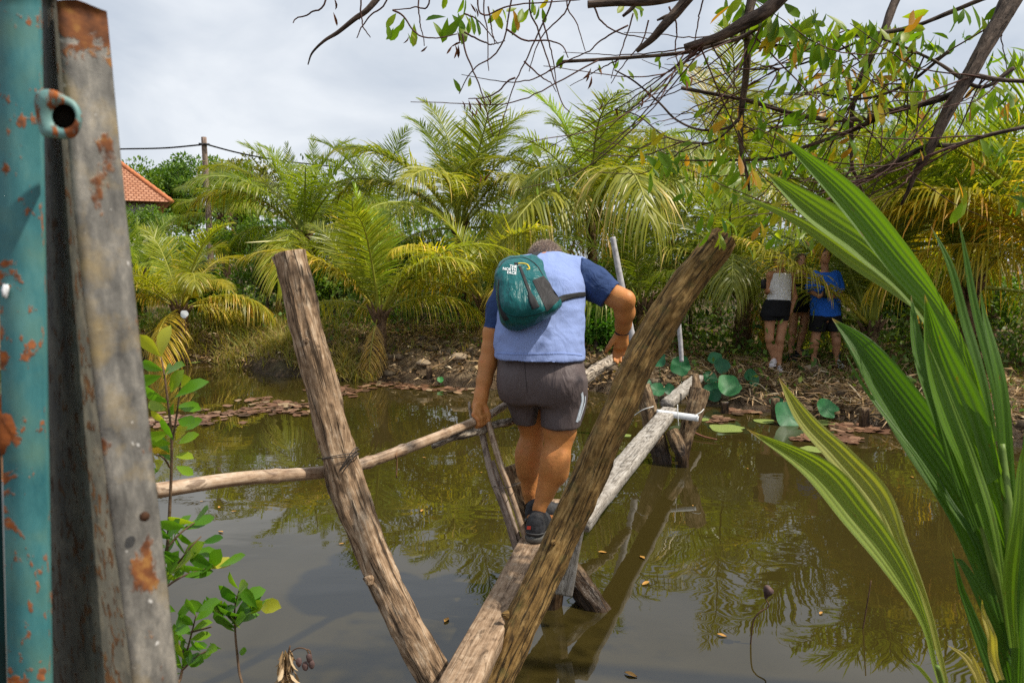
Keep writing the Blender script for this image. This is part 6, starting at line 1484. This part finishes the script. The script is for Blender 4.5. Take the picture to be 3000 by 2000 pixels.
for pts, r0, r1 in [([(2975, 2250, 1.42), (2960, 2050, 1.41), (2935, 1800, 1.41), (2905, 1640, 1.41), (2850, 1450, 1.45), (2790, 1330, 1.5)], .016, .003), ([(2985, 2250, 1.42), (2985, 2000, 1.39), (2970, 1750, 1.37), (2955, 1500, 1.38), (2935, 1300, 1.42)], .017, .006), ([(2965, 2250, 1.46), (2850, 2180, 1.5), (2785, 2070, 1.54), (2745, 1950, 1.54)], .012, .005)]:
    mk('stalk', tube(PP(pts), np.linspace(r0, r1, len(pts)), 10, 40), STALKG, yp)
mk('dry_sheath', blade(d3([(2920, 2000), (2895, 1900), (2882, 1830), (2880, 1755)], 1.33, 1.33), d3([(2945, 1990), (2925, 1900), (2905, 1830), (2880, 1755)], 1.33, 1.33), .95, 2, .003), BLADE, yp)
# dry grass stems at the bottom right corner
for k, (a_, b_, ti, lab) in enumerate([(d3([(2895, 2060), (2830, 1940), (2770, 1885)], 1.75, 1.8), d3([(2915, 2060), (2845, 1930), (2770, 1885)], 1.75, 1.8), .97, 'dry pinkish strap leaf at the bottom right, the longer one'), (d3([(2890, 2050), (2855, 1960), (2835, 1900)], 1.7, 1.7), d3([(2915, 2050), (2875, 1960), (2835, 1900)], 1.7, 1.7), .99, 'dry pinkish strap leaf at the bottom right, the shorter one'), (d3([(2770, 2060), (2690, 1960), (2655, 1935)], 1.9, 1.9), d3([(2780, 2060), (2700, 1955), (2655, 1935)], 1.9, 1.9), .7, 'yellowish grass blade over the water near the bottom right')]):
    tag(mk('grass_blade', blade(a_, b_, ti, 2, .002, 30, 9, .004, k), BLADE), lab, 'grass')

# ------------------------------------------------------------------ overhanging tree
OBARK = wood_mat('twig_bark', (.035, .024, .018), (.10, .07, .052), (.19, .14, .105), along=.3, scale=30, bump=.8, rough=.8)
OTWIG = plain('reddish_twigs', (.075, .032, .022), .7, .5, 12)
OLEAF = leaf_mat('drooping_leaves', [(0.0, (.06, .15, .012)), (.5, (.17, .30, .02)), (.8, (.36, .42, .03)), (.93, (.60, .42, .03)), (1.0, (.48, .24, .04))], trans=.62, rough=.42, spec=.4)
ot = thing('overhanging_tree', 'tree leaning in from the right with thin tangled branches and drooping leaves', 'tree', (3.55, 2.6, float(ground_z(3.55, 2.6))))
limb = [np.array([3.55, 2.6, -.1]), np.array([3.45, 2.65, 1.2]), np.array([3.0, 2.75, 2.5]), P(3190, -420, 2.9)]
mk('trunk', tube(np.array(limb), [.12, .105, .075, .045], 18, 50, .12, 12), OBARK, ot)
hub = P(3190, -420, 2.9); hub2 = P(2300, -420, 3.0)
BR = [  # photograph line with depth, start radius, end radius
    ([(3190, -420, 2.9), (2975, -20, 2.8), (2930, 60, 2.78), (2850, 200, 2.75), (2775, 330, 2.74), (2722, 440, 2.75), (2680, 510, 2.78)], .040, .012),
    ([(2810, 265, 2.76), (2770, 285, 2.8), (2640, 320, 2.85), (2480, 352, 2.9), (2330, 335, 2.95), (2190, 295, 3.0), (1995, 258, 3.05)], .013, .007),
    ([(2732, 425, 2.75), (2680, 445, 2.8), (2600, 490, 2.85), (2540, 525, 2.9), (2470, 538, 2.95)], .013, .008),
    ([(2680, 510, 2.78), (2660, 560, 2.8), (2640, 600, 2.84)], .010, .004),
    ([(2720, -200, 3.2), (2625, 0, 3.1), (2590, 90, 3.06), (2540, 190, 3.05), (2505, 290, 3.05), (2495, 345, 3.06), (2496, 480, 3.1), (2510, 520, 3.12), (2535, 580, 3.15)], .018, .004),
    ([(2496, 490, 3.1), (2475, 520, 3.1), (2440, 545, 3.1)], .005, .002),
    ([(2300, -420, 3.0), (2190, 50, 2.9), (2192, 120, 2.92), (2185, 230, 2.95), (2172, 330, 2.98), (2172, 440, 3.0), (2190, 520, 3.02), (2195, 560, 3.03)], .020, .004),
    ([(2172, 340, 2.98), (2130, 375, 3.0), (2050, 380, 3.05), (1980, 350, 3.1), (1930, 300, 3.1), (1860, 240, 3.1), (1800, 205, 3.1)], .006, .003),
    ([(2400, -160, 2.6), (2270, 10, 2.6), (2170, 75, 2.62), (2100, 110, 2.64), (2005, 140, 2.66)], .030, .012), ([(2110, 105, 2.64), (2070, 122, 2.66), (2030, 148, 2.68)], .014, .006),
    ([(2120, -130, 2.6), (2000, 15, 2.6), (1945, 75, 2.6), (1910, 115, 2.62), (1865, 150, 2.65)], .022, .008), ([(1975, 45, 2.6), (1950, 50, 2.6), (1925, 60, 2.6)], .010, .003),
    ([(2100, -40, 2.5), (1930, 0, 2.5), (1800, 8, 2.5), (1722, 14, 2.5)], .015, .012), ([(1880, -30, 2.6), (1855, 20, 2.6), (1825, 48, 2.6)], .010, .005),
    ([(2330, -30, 2.7), (2200, 95, 2.75), (2100, 130, 2.8), (2000, 155, 2.8), (1800, 172, 2.85), (1634, 182, 2.9)], .008, .006),
    ([(2800, 30, 2.9), (2650, 85, 2.95), (2450, 110, 3.0), (2300, 130, 3.05), (2200, 145, 3.1)], .009, .004),
    ([(2970, 200, 2.7), (2870, 255, 2.72), (2740, 180, 2.8), (2600, 120, 2.9), (2450, 80, 3.0)], .008, .003),
    ([(3060, 360, 2.6), (2900, 395, 2.65), (2800, 425, 2.7), (2742, 425, 2.75)], .007, .009), ([(3100, 240, 2.7), (2940, 235, 2.7), (2850, 220, 2.74)], .007, .009),
    ([(2600, 330, 2.86), (2500, 380, 2.95), (2360, 430, 3.0), (2250, 465, 3.05), (2100, 470, 3.1), (1990, 470, 3.1)], .010, .003),
    ([(2172, 345, 2.98), (2100, 410, 3.0), (2040, 420, 3.0), (1950, 400, 3.05), (1870, 340, 3.1), (1800, 320, 3.1)], .005, .002),
    ([(2590, 90, 3.06), (2400, 170, 3.1), (2290, 200, 3.1), (2150, 205, 3.15)], .006, .002), ([(2780, 150, 2.8), (2650, 250, 2.9), (2520, 290, 3.0), (2380, 270, 3.1)], .007, .003),
    ([(1200, -120, 2.7), (1090, 15, 2.65), (1040, 55, 2.65), (990, 95, 2.66), (950, 120, 2.66), (915, 155, 2.67), (902, 190, 2.67)], .012, .002), ([(1085, 20, 2.65), (1060, 42, 2.65), (1052, 58, 2.65)], .006, .002),
]
gs = [tube(PP(p_), np.linspace(a_, b_, len(p_)), 10, 90, .18, 30, seed=k * 1.0) for k, (p_, a_, b_) in enumerate(BR)]
gs.append(tube([limb[2], hub], [.07, .045], 10, 20, .1)); gs.append(tube([hub, (hub + hub2) / 2 + [0, 0, .1], hub2, P(1200, -120, 2.7) ], [.04, .03, .02, .012], 10, 50, .15)); gs.append(tube([(hub + hub2) / 2, P(2400, -160, 2.6), P(2120, -130, 2.6), P(2100, -40, 2.5)], [.03, .03, .022, .015], 10, 30, .1)); gs.append(tube([(hub + hub2) / 2, P(2720, -200, 3.2)], [.02, .018], 8, 10))
for q, s_ in ((P(2330, -30, 2.7), P(2400, -160, 2.6)), (P(2800, 30, 2.9), P(2975, -20, 2.8)), (P(3060, 360, 2.6), limb[2]), (P(3100, 240, 2.7), limb[2])): gs.append(tube([q, (q + s_) / 2 + [.02, 0, .02], s_], [.008, .009, .01], 8, 12))
mk('branches', join(*gs), OBARK, ot)
# hand-set thin twigs (photograph lines), each hung from a branch above the frame where it starts there
TW = [[(955, 0), (910, 35), (870, 55), (858, 68)], [(1255, 0), (1210, 18), (1150, 30)], [(1150, 30), (1180, 45), (1210, 85), (1240, 100), (1290, 108), (1340, 100)], [(1060, -10), (1065, 70), (1085, 110)], [(1140, -10), (1090, 50), (1060, 90), (1045, 112)], [(1228, -20), (1229, 60), (1240, 100), (1243, 135)], [(1400, -10), (1420, 50), (1500, 25), (1600, 10), (1700, 0)], [(1355, 100), (1365, 160), (1385, 210), (1405, 270), (1425, 340), (1445, 400)],
      [(1500, -10), (1475, 120), (1445, 170), (1400, 200), (1370, 230), (1345, 275)], [(1620, -10), (1595, 60), (1560, 130), (1535, 180), (1510, 230), (1490, 280), (1475, 340), (1460, 400)], [(1510, 228), (1480, 240), (1440, 270), (1400, 282), (1372, 290)], [(1535, 180), (1580, 220), (1610, 240), (1630, 270)], [(1550, 0), (1570, 80), (1595, 160), (1620, 230), (1645, 300), (1670, 330)], [(1590, 60), (1605, 120), (1620, 200), (1630, 250)], [(1670, 5), (1640, 60), (1590, 110), (1560, 170), (1550, 210)], [(1660, 0), (1690, 80), (1715, 150)], [(1740, 20), (1765, 60), (1810, 90), (1900, 115)], [(1840, 75), (1770, 110), (1720, 150), (1650, 185), (1610, 210)],
      [(1855, 40), (1835, 110), (1810, 170), (1790, 230)], [(1418, 0), (1425, 90), (1430, 180), (1432, 208)], [(1430, 20), (1445, 90), (1450, 130)], [(1482, 85), (1540, 120), (1610, 128), (1650, 145), (1665, 170)], [(1360, 95), (1420, 125), (1450, 128), (1480, 120)], [(1360, 40), (1400, 60), (1460, 130)], [(2060, 0), (2050, 60), (2040, 120), (2010, 150)], [(1960, 20), (1980, 80), (1975, 140), (1990, 200)], [(2240, 10), (2225, 100), (2180, 200), (2140, 260), (2090, 300)], [(1900, 60), (1880, 130), (1830, 190), (1790, 245)]]
r = np.random.default_rng(88); gs = []
def wob(p, amp):
    q = spline(p, 26); q[1:-1] += np.cumsum(r.normal(0, amp, (24, 3)), 0) * np.sin(np.linspace(0, np.pi, 24))[:, None]; return q
for k, l in enumerate(TW): 
    D0 = 2.55 + .5 * r.random(); q = PP([(x, y, D0) for x, y in l])
    if l[0][1] <= 5: q = np.vstack([q[0] + [.05, 0, .25], q])
    gs.append(tube(wob(q, .0015), np.linspace(.0036, .0017, 26), 6, resample=False))
# a haze of fine twigs over the upper right, growing from the branches toward the lower left
ends = []
for k in range(150):
    p_, a_, b_ = BR[r.choice([0, 1, 1, 2, 4, 4, 6, 9, 14, 15, 16, 17, 18, 19, 20, 21, 22])]; q = spline(PP(p_), 60); s_ = q[r.integers(12, 60)]
    if s_[0] < .2: continue
    an_ = r.normal(200, 26) if r.random() < .75 else r.uniform(200, 330); L = r.uniform(.15, .75); d_ = np.array([math.cos(R(an_)), r.normal(0, .35), math.sin(R(an_))]); e_ = s_ + d_ * L; e_[2] -= L * .12; 
    if e_[2] < 1.88 + e_[1] * .09 and e_[0] < e_[1] * .28: continue
    if e_[2] < 1.88 + e_[1] * .02: continue
    mdd = (s_ + e_) / 2 + [0, 0, -.08 * L] + r.normal(0, .02, 3)
    gs.append(tube(wob(np.array([s_, mdd, e_]), .0022), np.linspace(.0032, .0012, 26), 5, resample=False)); ends.append((mdd, e_))
tw_ = mk('twigs', join(*gs), OTWIG, ot)
# leaf sprays: drooping lance-shaped leaves in small fans
bs, ds, us, ls, ts, cs = [], [], [], [], [], []
def spray(c, n, l, tn):
    for i in range(n):
        bs.append(c + np.array([r.normal(0, .028), r.normal(0, .03), r.normal(0, .012)])); a_ = R(-90 + r.normal(0, 32)); ds.append([math.cos(a_), r.normal(-.1, .4), math.sin(a_)]); us.append(nrm(np.array([math.cos(a_ + 1.57), -1.1, .3]) + r.normal(0, .45, 3))); ls.append(l * r.uniform(.62, 1.05)); ts.append(tn + r.normal(0, .17)); cs.append(r.uniform(-.05, .3))
for (x, y, n, l, tn) in [(1345, 45, 7, .12, .45), (1290, 60, 3, .10, .45), (1380, 45, 3, .10, .6), (1145, 40, 2, .07, .5), (1150, 75, 3, .075, .6), (1195, 90, 2, .06, .7), (1335, 0, 3, .07, .4), (1470, 15, 5, .09, .55), (1490, 25, 3, .08, .85), (1560, 15, 4, .07, .5), (1600, 0, 2, .06, .5), (1780, 185, 3, .06, .5), (1825, 215, 3, .06, .5), (1860, 15, 5, .08, .5), (2030, 180, 4, .08, .4), (2095, 165, 1, .06, .5), (1945, 372, 4, .08, .85), (1910, 180, 2, .05, .5),
        (2250, 35, 6, .12, .55), (2280, 60, 6, .12, .6), (2360, 45, 5, .13, .45), (2395, 35, 5, .12, .5), (2320, 70, 5, .11, .6), (2195, 5, 6, .11, .5), (2150, 10, 5, .11, .5), (2180, 70, 5, .11, .45), (2140, 0, 3, .10, .9), (2460, 75, 5, .10, .6), (2520, 70, 6, .10, .55), (2570, 80, 5, .10, .6), (2640, 110, 5, .10, .6), (2655, 50, 3, .10, .92), (2740, 110, 6, .11, .4), (2900, 40, 6, .10, .5), (2820, 20, 5, .10, .5), (2960, 150, 6, .10, .5)]:
    spray(P(x, y, 2.65 + .4 * r.random()), n, l, tn)
for (x0, x1, y0, y1, m_) in [(2240, 2700, 60, 260, 92), (2050, 2320, 260, 420, 20), (1900, 2330, 430, 540, 36), (2300, 2700, 220, 360, 34), (2600, 3000, 100, 420, 44), (2350, 2600, 380, 500, 14), (2080, 2460, 520, 720, 18), (2800, 3000, 420, 620, 10)]:
    for _ in range(m_): spray(P(r.uniform(x0, x1), r.uniform(y0, y1), r.uniform(2.7, 3.5)), r.integers(2, 5), r.uniform(.06, .105), r.choice([.35, .5, .5, .6, .7, .9]))
for m_, e_ in ends[::4]: spray(e_, 2, .06, .55)
mk('leaves', hero_leaves(np.array(bs), np.array(ds), np.array(us), np.array(ls), .36, np.array(cs), np.array(ts)), OLEAF, ot)
# withered leaves still hanging
bs, ds, us, ls, ts, cs = [], [], [], [], [], []
for (x, y) in [(1315, 115), (1320, 130), (1310, 145), (1228, 115), (1372, 290), (1440, 520), (1410, 300), (1405, 320), (1730, 190), (1738, 205), (1905, 255), (1890, 265), (1770, 310), (2010, 230), (2235, 235), (990, 10), (1370, 5)]:
    spray(P(x, y, 2.8), 2, .05, .8)
mk('withered_leaves', hero_leaves(np.array(bs), np.array(ds), np.array(us), np.array(ls), .2, np.array(cs) * 2, np.full(len(bs), .3), fold=.9), plain('withered_leaf', (.16, .06, .02), .8, .4, 40), ot)
